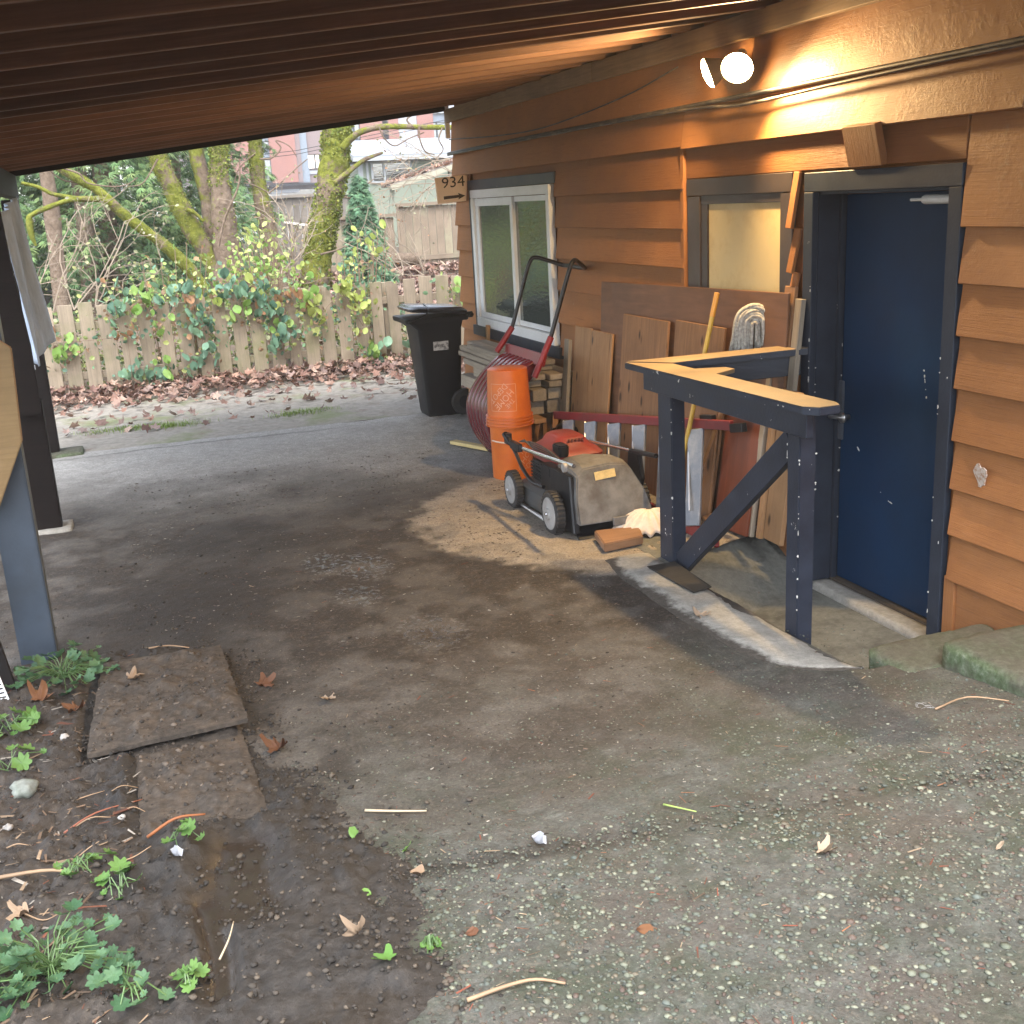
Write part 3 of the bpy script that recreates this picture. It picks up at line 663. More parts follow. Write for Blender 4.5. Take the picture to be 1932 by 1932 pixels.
# house number sign
M_SIGN = plain('tan_sign_board', (.86, .66, .50), .6, var=.06); M_INK = plain('dark_brown_lettering', (.035, .018, .010), .6)
sg = thing('house_number_sign', 'tan wooden sign reading 934 with an arrow on the house corner', 'sign', (3.31, 10.78, 2.2))
bar('sign_board', (3.135, 10.78, 2.195), (3.475, 10.78, 2.215), .245, .02, (0, 0, 1), M_SIGN, sg, .004)
V, F = text_mesh('934', .165); m = MB()
m.add([(3.31 + (v.x * .98), 10.7685, 2.268 + v.y * .86 + v.x * .06) for v in V], F); m.build('numerals', M_INK, sg)
ay = 2.135; m = MB(); m.prism([(3.205, 10.7685, ay - .022), (3.205, 10.7685, ay + .008), (3.36, 10.7685, ay + .016), (3.35, 10.7685, ay + .034), (3.425, 10.7685, ay + .006), (3.35, 10.7685, ay - .028), (3.36, 10.7685, ay - .010)], (0, -.002, 0)); m.build('arrow', M_INK, sg)
# ------------------------------------------------------------------ stair rail
M_RAILTOP = paint('worn_rail_top', (.23, .16, .085), .55, .25, .3, 5, dirt=(.12, .085, .05), bscale=90)
rail = thing('stair_rail', 'navy painted timber stair rail with a worn bare top board beside the blue door', 'railing', (2.75, 4.7, .1))
def cap(name, P, z, t, mat):
    return MB().prism([(x, y, z0) for (x, y), z0 in zip(P, z)], (0, 0, t)).build(name, mat, rail, bevel=.004)
def rail_board(P, zz):
    cap('top_board', P, [z - .034 for z in zz], .034, M_RAIL); cap('top_face', [((x - cxm) * .995 + cxm, (y - cym) * .995 + cym) for x, y in P], [z + .0005 for z in zz], .0022, M_RAILTOP)
cxm, cym = 2.72, 4.7
P = [(2.615, 5.53), (2.80, 5.32), (2.825, 3.90), (2.80, 3.84), (2.70, 3.84), (2.655, 3.90)]; rail_board(P, [1.19] * 6)
cxm, cym = 3.1, 5.3
P = [(2.625, 5.535), (3.455, 5.17), (3.455, 5.015), (2.805, 5.325)]; rail_board(P, [1.193, 1.245, 1.245, 1.193])
MB().prism([(2.80, 4.88, 1.166), (2.98, 4.98, 1.166), (2.97, 5.06, 1.166), (2.80, 5.12, 1.166)], (0, 0, .022)).build('corner_brace', M_RAILTOP, rail, bevel=.003)
bar('apron', (2.715, 5.47, 1.098), (2.715, 3.93, 1.098), .112, .036, (0, 0, 1), M_RAIL, rail)
bar('apron', (2.735, 5.42, 1.098), (3.455, 5.10, 1.15), .112, .036, (0, 0, 1), M_RAIL, rail)
MB().span((2.732, 5.215, .03), (2.815, 5.37, 1.15)).build('post', M_RAIL, rail, bevel=.005)
MB().span((2.734, 4.03, -.11), (2.818, 4.125, 1.15)).build('post', M_RAIL, rail, bevel=.005)
bar('brace', (2.772, 5.19, .10), (2.772, 4.135, .985), .125, .038, (0, -.6, .8), M_RAIL, rail)

# flaked paint along worn edges: tiny pale spots, one joined part each
M_FLAKE = plain('bare_primer', (.58, .57, .53), .7, var=.1)
def flakes(parent, segs, seed):
    r_ = random.Random(seed); m = MB()
    for a, b, out, n_ in segs:
        a, b, out = Vector(a), Vector(b), Vector(out); d = (b - a).normalized(); s_ = d.cross(out).normalized()
        for i in range(n_):
            p = a.lerp(b, r_.random() ** .8) + out * .0015; h = r_.gammavariate(1.3, .0036) + .0015; w = r_.uniform(.0014, .006)
            P = [p + d * (h * math.cos(t) * r_.uniform(.6, 1.2)) + s_ * (w * math.sin(t) * r_.uniform(.5, 1.3)) for t in np.linspace(0, 6.28, 8)[:-1]]
            m.prism(P, out * -.002)
    o = m.build('paint_flakes', M_FLAKE, parent); return tag(o, kind='stuff')
flakes(rail, [((2.734, 4.03, -.05), (2.734, 4.03, 1.03), (-.7, -.7, 0), 11), ((2.734, 4.125, 0), (2.734, 4.125, 1.0), (-1, 0, 0), 3), ((2.818, 4.03, -.05), (2.818, 4.03, 1.0), (0, -1, 0), 5), ((2.732, 5.215, .12), (2.732, 5.215, 1.0), (-.7, -.7, 0), 9), ((2.732, 5.30, .12), (2.732, 5.30, .7), (-1, 0, 0), 4), ((2.618, 5.5, 1.172), (2.655, 3.95, 1.172), (-1, 0, 0), 7), ((2.66, 3.88, 1.18), (2.80, 3.835, 1.18), (0, -1, 0), 3)], 3)
flakes(house, [((3.445, 5.01, -.05), (3.445, 5.01, 1.6), (-1, 0, 0), 13), ((3.445, 5.07, .0), (3.445, 5.07, 1.0), (-1, 0, 0), 3), ((3.483, 5.0045, -.05), (3.483, 5.0045, 1.2), (0, -1, 0), 6), ((3.63, 4.978, -.04), (3.63, 4.978, 1.3), (-.5, -1, 0), 7), ((3.445, 4.01, .0), (3.445, 4.01, 1.4), (-1, 0, 0), 9), ((3.445, 3.96, .0), (3.445, 3.96, 1.6), (-1, 0, 0), 2)], 5)
flakes(door, [((3.631, 4.30, 1.02), (3.631, 4.34, 1.22), (-1, 0, 0), 7), ((3.631, 4.2, .1), (3.631, 4.9, .8), (-1, 0, 0), 3), ((3.631, 4.6, .50), (3.631, 4.45, .46), (-1, 0, 0), 2)], 7)

# ------------------------------------------------------------------ wheelie bin
M_BIN = plain('black_plastic', (.007, .0075, .009), .5, var=.15, bump=.08, bscale=120, Specular_IOR_Level=.25); M_TYRE = plain('rubber', (.016, .015, .015), .7, var=.25, dirt=(.06, .05, .04))
bn = thing('wheelie_bin', 'black wheelie bin with a pale sticker standing by the house corner', 'bin', (2.98, 10.42, .09))
def loft(secs):
    m = MB(); V = []; F = []; n = len(secs[0])
    for s in secs: V += s
    for i in range(len(secs) - 1):
        for k in range(n): F.append((i * n + k, i * n + (k + 1) % n, (i + 1) * n + (k + 1) % n, (i + 1) * n + k))
    F += [tuple(range(n - 1, -1, -1)), tuple(range((len(secs) - 1) * n, len(secs) * n))]
    return m.add(V, F)
def rrect(x0, x1, y0, y1, z, r=.04, n=4):
    P = []
    for cx_, cy_, a0 in ((x1 - r, y1 - r, 0), (x0 + r, y1 - r, 90), (x0 + r, y0 + r, 180), (x1 - r, y0 + r, 270)):
        for i in range(n + 1):
            a = R(a0 + 90 * i / n); P.append((cx_ + r * math.cos(a), cy_ + r * math.sin(a), z))
    return P
loft([rrect(2.775, 3.10, 10.28, 10.62, .085), rrect(2.765, 3.10, 10.27, 10.63, .12), rrect(2.715, 3.13, 10.22, 10.68, .80), rrect(2.700, 3.135, 10.205, 10.695, .94), rrect(2.63, 3.15, 10.195, 10.705, 1.0), rrect(2.625, 3.155, 10.19, 10.71, 1.03)]).build('body', M_BIN, bn, smooth=True, auto=35)
loft([rrect(2.585, 3.20, 10.165, 10.735, 1.005, .05), rrect(2.58, 3.205, 10.16, 10.74, 1.05, .05)]).build('rim', M_BIN, bn, bevel=.006)
ld = loft([rrect(2.64, 3.19, 10.17, 10.73, 1.065, .06), rrect(2.63, 3.20, 10.165, 10.735, 1.09, .06), rrect(2.67, 3.16, 10.20, 10.70, 1.118, .06)])
ld.v = [(x, y, z + (3.2 - x) * .085) for x, y, z in ld.v]; ld.build('lid', plain('black_lid', (.02, .021, .025), .22, var=.1), bn, smooth=True, auto=35)
m = MB(); m.tube([(3.235, 10.18, 1.05), (3.235, 10.72, 1.05)], .017, 10)
for yy in (10.21, 10.45, 10.69): m.box((3.21, yy, 1.05), (.07, .03, .055))
m.build('handle', M_BIN, bn, bevel=.004)
for yy in (10.245, 10.70):
    wh = MB(); wh.lathe([(.04, -.028), (.118, -.028), (.128, -.018), (.128, .018), (.118, .028), (.04, .028)], 24, (3.12, yy, .215), 'y'); w_ = wh.build('wheel', M_TYRE, bn, smooth=True, auto=35)
    MB().lathe([(.03, -.034), (.062, -.032), (.066, 0), (.062, .032), (.03, .034)], 20, (3.12, yy, .215), 'y').build('hub', M_BIN, w_, smooth=True, auto=35)
n = NT('worn_sticker'); v = n.vec(); n.set(n.ramp(n.noise(v, 30, 4, .6), [(.42, (.10, .10, .11)), (.55, (.42, .42, .43))]), .5); M_STK = n.m
a = MB(); a.add([(2.84, 10.222, .735), (2.99, 10.222, .735), (2.99, 10.217, .82), (2.84, 10.217, .82)], [(0, 1, 2, 3)]); a.build('sticker', M_STK, bn)
MB().tube(smoothpath([(2.60, 10.155, 1.03), (2.75, 10.155, 1.075), (2.80, 10.16, 1.13), (2.82, 10.4, 1.165)]), .008, 6).build('strap', M_DARKM, bn)

# ------------------------------------------------------------------ red snow scoop
M_RED = plain('dark_red_plastic', (.115, .012, .02), .22, var=.15); M_REDF = plain('red_fittings', (.20, .010, .012), .4)
sc = thing('snow_scoop', 'dark red ribbed snow scoop with a black tube handle leaning on the wall', 'snow scoop', (2.75, 8.1, .12))
prof = smoothpath([(3.02, .905), (2.88, .85), (2.72, .71), (2.615, .53), (2.64, .32), (2.75, .12)], 5)
prof = [(x, z) for x, z, _ in [(p[0], p[1], 0) for p in [(q.x, q.y) for q in [Vector((a.x, a.y, 0)) for a in [Vector((*p, 0)) if len(p) == 2 else p for p in prof]]]]]
V = []; F = []; YS = np.linspace(7.86, 8.53, 65); npf = len(prof)
for y in YS:
    e = min(y - 7.86, 8.53 - y); rib = .015 * (1 if math.sin((y - 7.86) / .67 * math.pi * 2 * 8) > -.25 else -1)
    for i, (x, z) in enumerate(prof):
        t = i / (npf - 1); r_ = rib * min(1, min(t * 6, (1 - t) * 9)); rd = .05 * max(0, 1 - e / .05) ** 2
        nx, nz_ = -.8, .2
        V.append((x + nx * r_ + rd, y + (.06 * t if y < 8 else -.06 * t) * .5, z + nz_ * r_))
for j in range(64):
    for i in range(npf - 1):
        q = j * npf + i; F.append((q, q + 1, q + npf + 1, q + npf))
m = MB(); m.add(V, F); o = m.build('pan', M_RED, sc, smooth=True, auto=50); so = o.modifiers.new('t', 'SOLIDIFY'); so.thickness = .01; so.offset = 1
for yy in (7.875, 8.52):
    m = MB(); m.prism([(3.00, yy, .905)] + [(x, yy, z) for x, z in prof[3:]] + [(2.82, yy, .16), (2.76, yy, .33), (2.76, yy, .50), (2.84, yy, .66), (2.98, yy, .80)], (0, .008, 0)); m.build('side_wall', M_RED, sc)
bar('cross_bar', (2.985, 7.70, .915), (2.985, 8.54, .915), .095, .035, (.3, 0, 1), M_REDF, sc, .008)
for yy, ym in ((7.70, 7.63), (8.54, 8.46)):
    MB().tube([(2.90, yy, .80 if yy < 8 else .90), (3.04, yy - .02, 1.09)], .024, 10).build('socket', M_REDF, sc, smooth=True, auto=40)
hd = smoothpath([(3.03, 7.685, 1.06), (3.10, 7.67, 1.28), (3.19, 7.64, 1.57), (3.225, 7.65, 1.625), (3.28, 7.72, 1.625), (3.40, 7.86, 1.565), (3.42, 7.90, 1.555), (3.42, 8.0, 1.555), (3.42, 8.2, 1.56), (3.42, 8.28, 1.56), (3.40, 8.31, 1.567), (3.30, 8.40, 1.61), (3.24, 8.45, 1.628), (3.19, 8.47, 1.58), (3.10, 8.51, 1.28), (3.03, 8.525, 1.06)], 4)
MB().tube(hd, .0165, 10).build('handle', plain('black_tube', (.012, .012, .014), .3, .3), sc, smooth=True)

# ------------------------------------------------------------------ buckets
def mat_bucket():
    n = NT('orange_bucket_plastic'); v = n.vec(); f = n.noise(v, 7, 5, .6)
    c = n.ramp(f, [(.3, (.48, .098, .008)), (.7, (.60, .142, .014))]); c = n.mix(n.rng(n.noise(v, 18, 6, .75), .58, .72, 0, .4), c, (.30, .12, .06))
    return n.set(c, n.rng(f, .2, .8, .3, .45), n.bump(n.noise(v, 60, 4, .6), .06, .003))
M_BKT = mat_bucket(); M_LOGO = plain('faded_white_print', (.62, .30, .18), .55, var=.15, scale=30)
def bucket(loc, h, rt, rb, inverted, label, ang, ribs=True):
    t = thing('bucket', label, 'bucket', loc, 'stacked orange buckets'); L = Vector(loc)
    pr = [(rb - .012, 0), (rb, .006)]; 
    N = 14
    for i in range(1, N): pr.append((rb + (rt - rb) * i / N, h * i / N))
    if ribs:
        pr = [p for p in pr if p[1] < h * .80]
        for q in (.83, .885, .94): 
            r = rb + (rt - rb) * q; pr += [(r, h * (q - .018)), (r + .011, h * (q - .014)), (r + .011, h * (q + .004)), (r, h * (q + .008))]
        pr += [(rt, h * .975), (rt + .012, h * .978), (rt + .012, h - .003), (rt + .002, h)]
    else: pr += [(rt, h)]
    bz = 1.4 / 7.6; ph = 0
    m = MB(); z = (lambda q: h - q) if inverted else (lambda q: q)
    m.lathe([(r, z(q)) for r, q in (pr if not inverted else pr)], 48, L)
    m.build('body', M_BKT, t, smooth=True, auto=40)
    # printed square emblem with stencil letters rising to the right
    lg = MB(); S = .20; zc = h * .47
    def wrap(P, off=.0015):
        out = []
        for u, w in P:
            if inverted: u = -u
            q = zc + w; r = rb + (rt - rb) * q / h + off; a = ang + u / r
            out.append(L + Vector((r * math.cos(a), r * math.sin(a), z(q))))
        return out
    def strip(u0, w0, u1, w1, k=10):
        for i in range(k):
            a0 = u0 + (u1 - u0) * i / k; a1 = u0 + (u1 - u0) * (i + 1) / k; c0 = w0 + (w1 - w0) * i / k; c1 = w0 + (w1 - w0) * (i + 1) / k
            if u1 > u0 and abs(u1 - u0) > abs(w1 - w0): lg.add(wrap([(a0, w0), (a1, w0), (a1, w1), (a0, w1)]), [(0, 1, 2, 3)])
            else: lg.add(wrap([(u0, c0), (u1, c0), (u1, c1), (u0, c1)]), [(0, 1, 2, 3)])
    s = S / 2; e = .0035
    strip(-s, s - e, s, s); strip(-s, -s, s, -s + e); strip(-s, -s + e, -s + e, s - e); strip(s - e, -s + e, s, s - e)
    ca = math.cos(R(45)); 
    for body, size, (du, dw) in (('THE', .047, (-.052, .040)), ('HOME', .070, (-.008, .012)), ('DEPOT', .062, (.036, -.032))):
        V, F = text_mesh(body, size); lg.add(wrap([(du + (v.x * .92 * ca - v.y * ca), dw + (v.x * .92 * ca + v.y * ca)) for v in V]), F)
    lg.build('emblem', M_LOGO, t)
    return t
bucket((2.665, 7.62, .085), .40, .155, .150, False, 'lower orange bucket of the pair, upright beside the lawn mower', R(-55), ribs=False)
bucket((2.66, 7.62, .488), .42, .167, .146, True, 'upper orange bucket of the pair, upside down on the other', R(-125))
bt = [o for o in bpy.data.objects if o.name == 'bucket'][0]
MB().tube(smoothpath([(2.508, 7.60, .385), (2.53, 7.535, .383), (2.575, 7.49, .378), (2.62, 7.468, .37)]), .006, 6).build('wire_handle', plain('handle_wire', (.6, .5, .4), .4), bt)

# ------------------------------------------------------------------ lawn mower
M_DECKM = plain('grey_mower_deck', (.075, .078, .08), .45, .3, .2, dirt=(.10, .075, .05)); M_ENG = plain('faded_red_cover', (.21, .030, .024), .42, var=.2, dirt=(.22, .09, .06))
M_BAG = plain('dusty_grey_bag', (.135, .131, .126), .72, var=.35, scale=9, bump=.35, bscale=14, dirt=(.065, .048, .036)); M_WHL = plain('grey_wheel_plastic', (.33, .32, .31), .5, dirt=(.14, .12, .10)); M_CHR = plain('chrome_tube', (.62, .62, .62), .16, .95, .1)
mo = thing('lawn_mower', 'old lawn mower with a red engine cover and a dusty grey grass bag', 'lawn mower', (2.65, 6.4, .09))
def wheel(x, y, r, w):
    s = 1 if x < 2.65 else -1
    wh = MB(); wh.lathe([(r * .62, -w / 2), (r * .93, -w / 2), (r, -w / 2 + .010), (r, w / 2 - .010), (r * .93, w / 2), (r * .62, w / 2)], 32, (x, y, .085 + r), 'x'); o = wh.build('wheel', M_TYRE, mo, smooth=True, auto=30)
    tr = MB()
    for i in range(30):
        a = 2 * math.pi * i / 30; tr.box((x, y + math.cos(a) * r, .085 + r + math.sin(a) * r), (w * .9, .012, .010), Matrix.Rotation(a, 3, 'X'))
    tr.build('tread', M_TYRE, o)
    xo = x - s * (w / 2 - .006)
    MB().lathe([(r * .76, -s * .004), (r * .74, -s * .010), (r * .30, -s * .014), (r * .26, -s * .024), (r * .06, -s * .026)], 28, (xo, y, .085 + r), 'x').build('rim', M_WHL, o, smooth=True, auto=30)
    MB().lathe([(.012, -s * .026), (.010, -s * .034)], 10, (xo, y, .085 + r), 'x').build('bolt', M_METAL, o)
wheel(2.385, 6.82, .125, .055); wheel(2.385, 6.11, .135, .06); wheel(2.955, 6.82, .125, .055); wheel(2.955, 6.11, .135, .06)
m = loft([rrect(2.43, 2.91, 6.08, 6.98, .13, .12, 6), rrect(2.42, 2.92, 6.06, 7.0, .16, .12, 6), rrect(2.43, 2.91, 6.10, 6.96, .24, .14, 6), rrect(2.49, 2.85, 6.2, 6.86, .285, .14, 6)]); m.build('deck', M_DECKM, mo, smooth=True, auto=40)
MB().tube([(2.40, 6.22, .125), (2.40, 6.72, .125)], .012, 8).build('deck_rail', M_METAL, mo)
m = loft([rrect(2.50, 2.82, 6.36, 6.80, .285, .06), rrect(2.50, 2.82, 6.36, 6.80, .42, .06)]); m.build('engine_block', M_DARKM, mo, bevel=.006)
m = MB()
for i in range(5): m.span((2.49, 6.42, .31 + i * .022), (2.50, 6.76, .318 + i * .022))
m.build('cooling_fins', M_DARKM, mo)
m = loft([rrect(2.515, 2.855, 6.36, 6.82, .43, .07, 5), rrect(2.51, 2.86, 6.35, 6.83, .50, .07, 5), rrect(2.53, 2.84, 6.38, 6.80, .525, .08, 5), rrect(2.56, 2.81, 6.44, 6.79, .545, .09, 5), rrect(2.585, 2.785, 6.47, 6.765, .585, .08, 5), rrect(2.61, 2.765, 6.50, 6.74, .597, .06, 5)]); m.build('engine_cover', M_ENG, mo, smooth=True, auto=35)
m = MB()
for i in range(5):
    for j in range(5): m.box((2.645 + i * .024, 6.462 - .002 * j, .550 + j * .0085), (.015, .01, .004))
m.build('cover_grille', plain('grille_dark', (.05, .006, .005), .6), mo)
m = loft([rrect(2.535, 2.60, 6.34, 6.47, .50, .02), rrect(2.53, 2.605, 6.34, 6.47, .575, .02)]); m.build('air_filter', M_DARKM, mo, bevel=.008)
MB().lathe([(.026, 0), (.03, .012), (.022, .026)], 14, (2.535, 6.24, .455)).build('fuel_cap', plain('green_cap', (.06, .16, .05), .5), mo, smooth=True)
m = loft([rrect(2.44, 2.52, 6.28, 6.46, .29, .02), rrect(2.44, 2.52, 6.28, 6.46, .46, .02)]); m.build('muffler_box', M_DARKM, mo, bevel=.01)
# grass bag with a sloping rear face
def bagsec(y, z0, z1, x0, x1, r=.05): return [(x, y + dy, z) for x, z, dy in ((x0, z0, 0), (x1, z0, 0), (x1 - .045, (z0 + z1) / 2, .0), (x1 - .105, z1 - .04, .02), (x1 - .14, z1, .03), ((x0 + x1) / 2, z1 + .012, .03), (x0 + .08, z1, .03), (x0 + .03, z1 - .04, .02), (x0 + .005, (z0 + z1) / 2, .0))]
m = loft([bagsec(6.30, .22, .50, 2.47, 2.90), bagsec(6.12, .17, .53, 2.455, 2.935), bagsec(6.0, .185, .525, 2.45, 2.955), [(x, y - .10 * max(0, 1 - (z - .13) / .40), z) for x, y, z in bagsec(5.955, .185, .505, 2.455, 2.955)]])
m.build('grass_bag', M_BAG, mo, smooth=True, auto=22, bevel=.008)
loft([rrect(2.425, 2.475, 5.90, 6.30, .13, .012), rrect(2.44, 2.475, 5.98, 6.28, .47, .012)]).build('bag_side', M_DARKM, mo, bevel=.006)
bar('bag_label', (2.60, 5.893 + .062, .455), (2.735, 5.893 + .062, .465), .05, .004, (0, .23, 1), plain('yellow_label', (.62, .46, .20), .45, var=.2, scale=30), mo, .0)
bar('bag_grip', (2.66, 5.842, .19), (2.79, 5.842, .19), .055, .016, (0, .2, 1), M_BAG, mo, .006)
m = loft([[(x, y, z) for x, y, z in ((2.45, 5.87, .06), (2.93, 5.87, .06), (2.93, 6.03, .15), (2.45, 6.03, .15))], [(x, y, z) for x, y, z in ((2.45, 5.885, .055), (2.93, 5.885, .055), (2.93, 6.045, .14), (2.45, 6.045, .14))]]); m.v = [(x, y, z + .045) for x, y, z in m.v]; m.build('rear_flap', M_DARKM, mo)
bar('rear_flap', (2.46, 5.925, .105), (2.92, 5.925, .105), .085, .012, (0, .5, 1), M_DARKM, mo, .004)
# folded handle bars
MB().tube([(2.375, 6.62, .535), (2.365, 6.2, .565), (2.37, 5.72, .598)], .0125, 10).build('handle_bar', M_CHR, mo, smooth=True, auto=50); MB().tube([(2.96, 6.86, .465), (2.955, 6.3, .515), (2.95, 6.16, .53)], .0125, 10).build('handle_bar', M_CHR, mo, smooth=True, auto=50)
m = MB(); m.tube([(2.95, 6.18, .528), (2.95, 5.83, .562)], .0155, 10); m.build('grip', M_DARKM, mo)
m = MB(); m.tube(smoothpath([(2.355, 6.86, .585), (2.36, 6.80, .55), (2.37, 6.70, .48), (2.375, 6.60, .40), (2.38, 6.45, .345), (2.40, 6.30, .34)]), [.022] * 8 + [.013] * 23, 8); m.box((2.365, 6.68, .535), (.03, .16, .05)); m.box((2.365, 6.83, .56), (.035, .06, .07)); m.build('handle_bracket', M_DARKM, mo, smooth=True, auto=50)
MB().lathe([(.004, -.012), (.026, -.012), (.03, 0), (.026, .012), (.004, .012)], 18, (2.345, 5.80, .575), 'x').build('bracket_knob', M_WHL, mo, smooth=True, auto=40)
m = MB(); m.prism([(2.94, 6.20, .54), (2.94, 6.06, .53), (2.94, 6.02, .38), (2.94, 6.10, .22), (2.94, 6.24, .24), (2.94, 6.22, .42)], (.03, 0, 0)); m.build('handle_bracket', M_DARKM, mo, bevel=.006)
m = MB()
for k in range(4):
    m.tube(smoothpath([(2.38, 6.65 - .03 * k, .57 + .01 * k), (2.42, 6.5, .585 - .012 * k), (2.45 + .02 * k, 6.3, .565 - .02 * k), (2.50, 6.2 + .03 * k, .50)]), .0045, 5)
m.build('control_cables', M_CABLE, mo, smooth=True)
for x0, y0 in ((2.44, 6.2), (2.45, 6.05)): MB().prism([(x0, y0, .16), (x0, y0 + .12, .18), (x0, y0 + .10, .40), (x0, y0 + .02, .42)], (.02, 0, 0)).build('height_lever', M_DARKM, mo, bevel=.004)

# ------------------------------------------------------------------ red step ladder on its side
M_LRED = plain('red_ladder_rail', (.20, .022, .026), .45, var=.2, dirt=(.12, .04, .035)); M_ALU = plain('dull_aluminium', (.17, .19, .225), .45, .35, .1, 9, dirt=(.36, .35, .34))
la = thing('step_ladder', 'red step ladder lying on its side with pale aluminium treads behind the mower', 'ladder', (3.08, 6.4, .15))
TL, TR = Vector((3.02, 7.62, .515)), Vector((3.20, 5.38, .795)); BL_, BR_ = Vector((2.94, 7.62, .20)), Vector((3.06, 5.30, .155))
bar('rail', TL, TR, .055, .028, (0, 0, 1), M_LRED, la); bar('rail', BL_, BR_, .075, .028, (0, 0, 1), M_LRED, la)
for t in (.10, .25, .40, .545, .69, .835):
    a = TL.lerp(TR, t + .02); b = BL_.lerp(BR_, t + .065)
    bar('tread', a + Vector((-.02, 0, -.03)), b + Vector((-.02, 0, .03)), .11, .022, (.35, -1, 0), M_ALU, la, .004)
    MB().tube([a + Vector((-.04, .06, -.04)), b + Vector((-.03, .02, .12))], .006, 6).build('tread_brace', M_METAL, la)
bar('foot', TR + Vector((-.01, -.02, -.01)), TR + Vector((0, -.13, .012)), .05, .04, (0, 0, 1), M_DARKM, la); bar('foot', TR + Vector((-.01, .32, -.03)), TR + Vector((0, .20, -.015)), .085, .036, (0, 0, 1), M_DARKM, la)

# ------------------------------------------------------------------ boards leaning on the wall
M_DKPL = wood('damp_dark_plank', (.028, .025, .021), .3, .8, rand=0); M_PLYR = wood('stained_brown_plywood', (.18, .083, .040), .28, .55, .5, rand=.05); M_KNOT = wood('knotty_pine', (.37, .205, .095), .2, .65, .5, rand=.1, knots=True); M_BRN = wood('brown_boards', (.25, .13, .062), .3, .7, rand=.2, knots=True); M_RUST = wood('rust_red_plywood', (.21, .055, .022), .3, .5, .4, rand=.05); M_GREYW = wood('grey_weathered_timber', (.30, .25, .19), .3, .8, rand=.22)
def lean(label, y0, y1, ztop, xt, xb, zb, mat, t=.018, name='leaning_board', skew=0., group='boards leaning on the wall'):
    yc = (y0 + y1) / 2
    o = bar(name, (xb, yc - skew, zb), (xt, yc, ztop), y1 - y0, t, (0, 1, 0), mat, None, .003); return tag(o, label, 'board', group)
o = bar('leaning_board', (3.335, 7.46, .82), (3.365, 5.12, .87), 1.32, .016, (.06, .01, 1), M_PLYR); tag(o, 'wide dark brown plywood sheet leaning below the small window', 'board', 'boards leaning on the wall')
lean('pale knotty pine board at the end next to the plank stack', 7.60, 7.90, 1.13, 3.34, 3.24, .15, M_KNOT, skew=.0)
lean('knotty pine board with a long split, beside the endmost pale one', 7.22, 7.585, 1.125, 3.335, 3.23, .15, M_KNOT)
lean('grey brown plank panel leaning in front of the wide plywood sheet, taller and farther', 6.36, 7.02, 1.285, 3.33, 3.22, .15, M_BRN)
lean('brown panel with a rounded top corner leaning right of the taller plank panel', 5.66, 6.25, 1.305, 3.325, 3.21, .15, M_BRN)
lean('narrow pale batten standing at the edge of the plank stack', 7.93, 8.02, 1.02, 3.30, 3.22, .15, M_GREYW, .03)
lean('rust red plywood sheet leaning behind the mop handle', 5.30, 5.66, 1.16, 3.40, 3.22, .16, M_RUST, skew=.05)
lean('thin brown board leaning left of the rust red sheet', 5.70, 5.80, 1.10, 3.38, 3.24, .15, M_BRN)
lean('slim batten leaning right of the rust red sheet', 5.24, 5.285, 1.40, 3.42, 3.25, .165, M_GREYW, .03)
lean('tall brown board behind the yarn mop', 5.12, 5.22, 1.56, 3.44, 3.29, .18, M_BRN, .022)
lean('slim dark board between the yarn mop and the door frame', 5.04, 5.10, 1.50, 3.43, 3.30, .18, M_GREYW, .03)
lean('broad plywood offcut nearest to the door frame under the rail', 4.97, 5.14, 1.02, 3.38, 3.28, .18, M_KNOT, .03, skew=-.02)
lean('thin vertical batten next to the broad plywood offcut', 5.16, 5.20, 1.0, 3.36, 3.26, .175, M_KNOT, .03)
lean('thin pale strip standing beside the rust red sheet', 5.84, 5.865, 1.02, 3.33, 3.22, .15, M_KNOT, .02, skew=.06)
lean('slim upright batten at the window end of the wall', 10.20, 10.255, .93, 3.40, 3.36, .12, M_KNOT, .03, skew=-.02)
# planks stacked under the white window
random.seed(21)
def stack(x0, x1, y0, y1, z, w, t, lab, mat=M_GREYW):
    o = bar('stacked_plank', (x0, y0, z), (x1, y1, z + random.uniform(-.01, .01)), w, t, (1, 0, 0), mat, None, .006); return tag(o, lab, 'plank', 'planks stacked under the white window')
z = .43
for lay in range(6):
    t = (.11, .095, .05, .045, .04, .04)[lay]
    for q in range(3 - (lay > 3)):
        x = 3.08 + .13 * q + random.uniform(-.015, .015); y0 = 8.06 + random.uniform(-.04, .10) + (.15 if lay > 3 else 0); y1 = random.uniform(9.6, 10.15)
        stack(x, x + random.uniform(-.02, .02), y0, y1, z + t / 2, .115, t, 'weathered plank of the stack under the white window, %s layer from below, %s' % (('first', 'second', 'third', 'fourth', 'fifth', 'sixth')[lay], ('outermost', 'second from outside', 'nearest the wall')[q]))
    z += t + .006
for q in range(4): stack(3.02 + .05 * q, 3.08 + .04 * q, 8.0 + .22 * q, 9.9, .80 + .018 * (q % 2), .09, .03, 'loose grey plank on top of the stack under the white window, %s from the outside' % ('first', 'second', 'third', 'fourth')[q])
o = bar('shelf_board', (3.02, 7.93, .415), (3.02, 9.6, .425), .035, .10, (0, 0, 1), M_KNOT); tag(o, 'pale board edge under the plank stack, nearest the orange buckets', 'board')
for y in (8.3, 9.7):
    o = MB().span((3.05, y, .10), (3.40, y + .16, .41)).build('support_block', M_BRN, bevel=.008); tag(o, ('dark timber block holding up the near end of the plank stack', 'dark timber block holding up the far end of the plank stack')[y > 9], 'block')
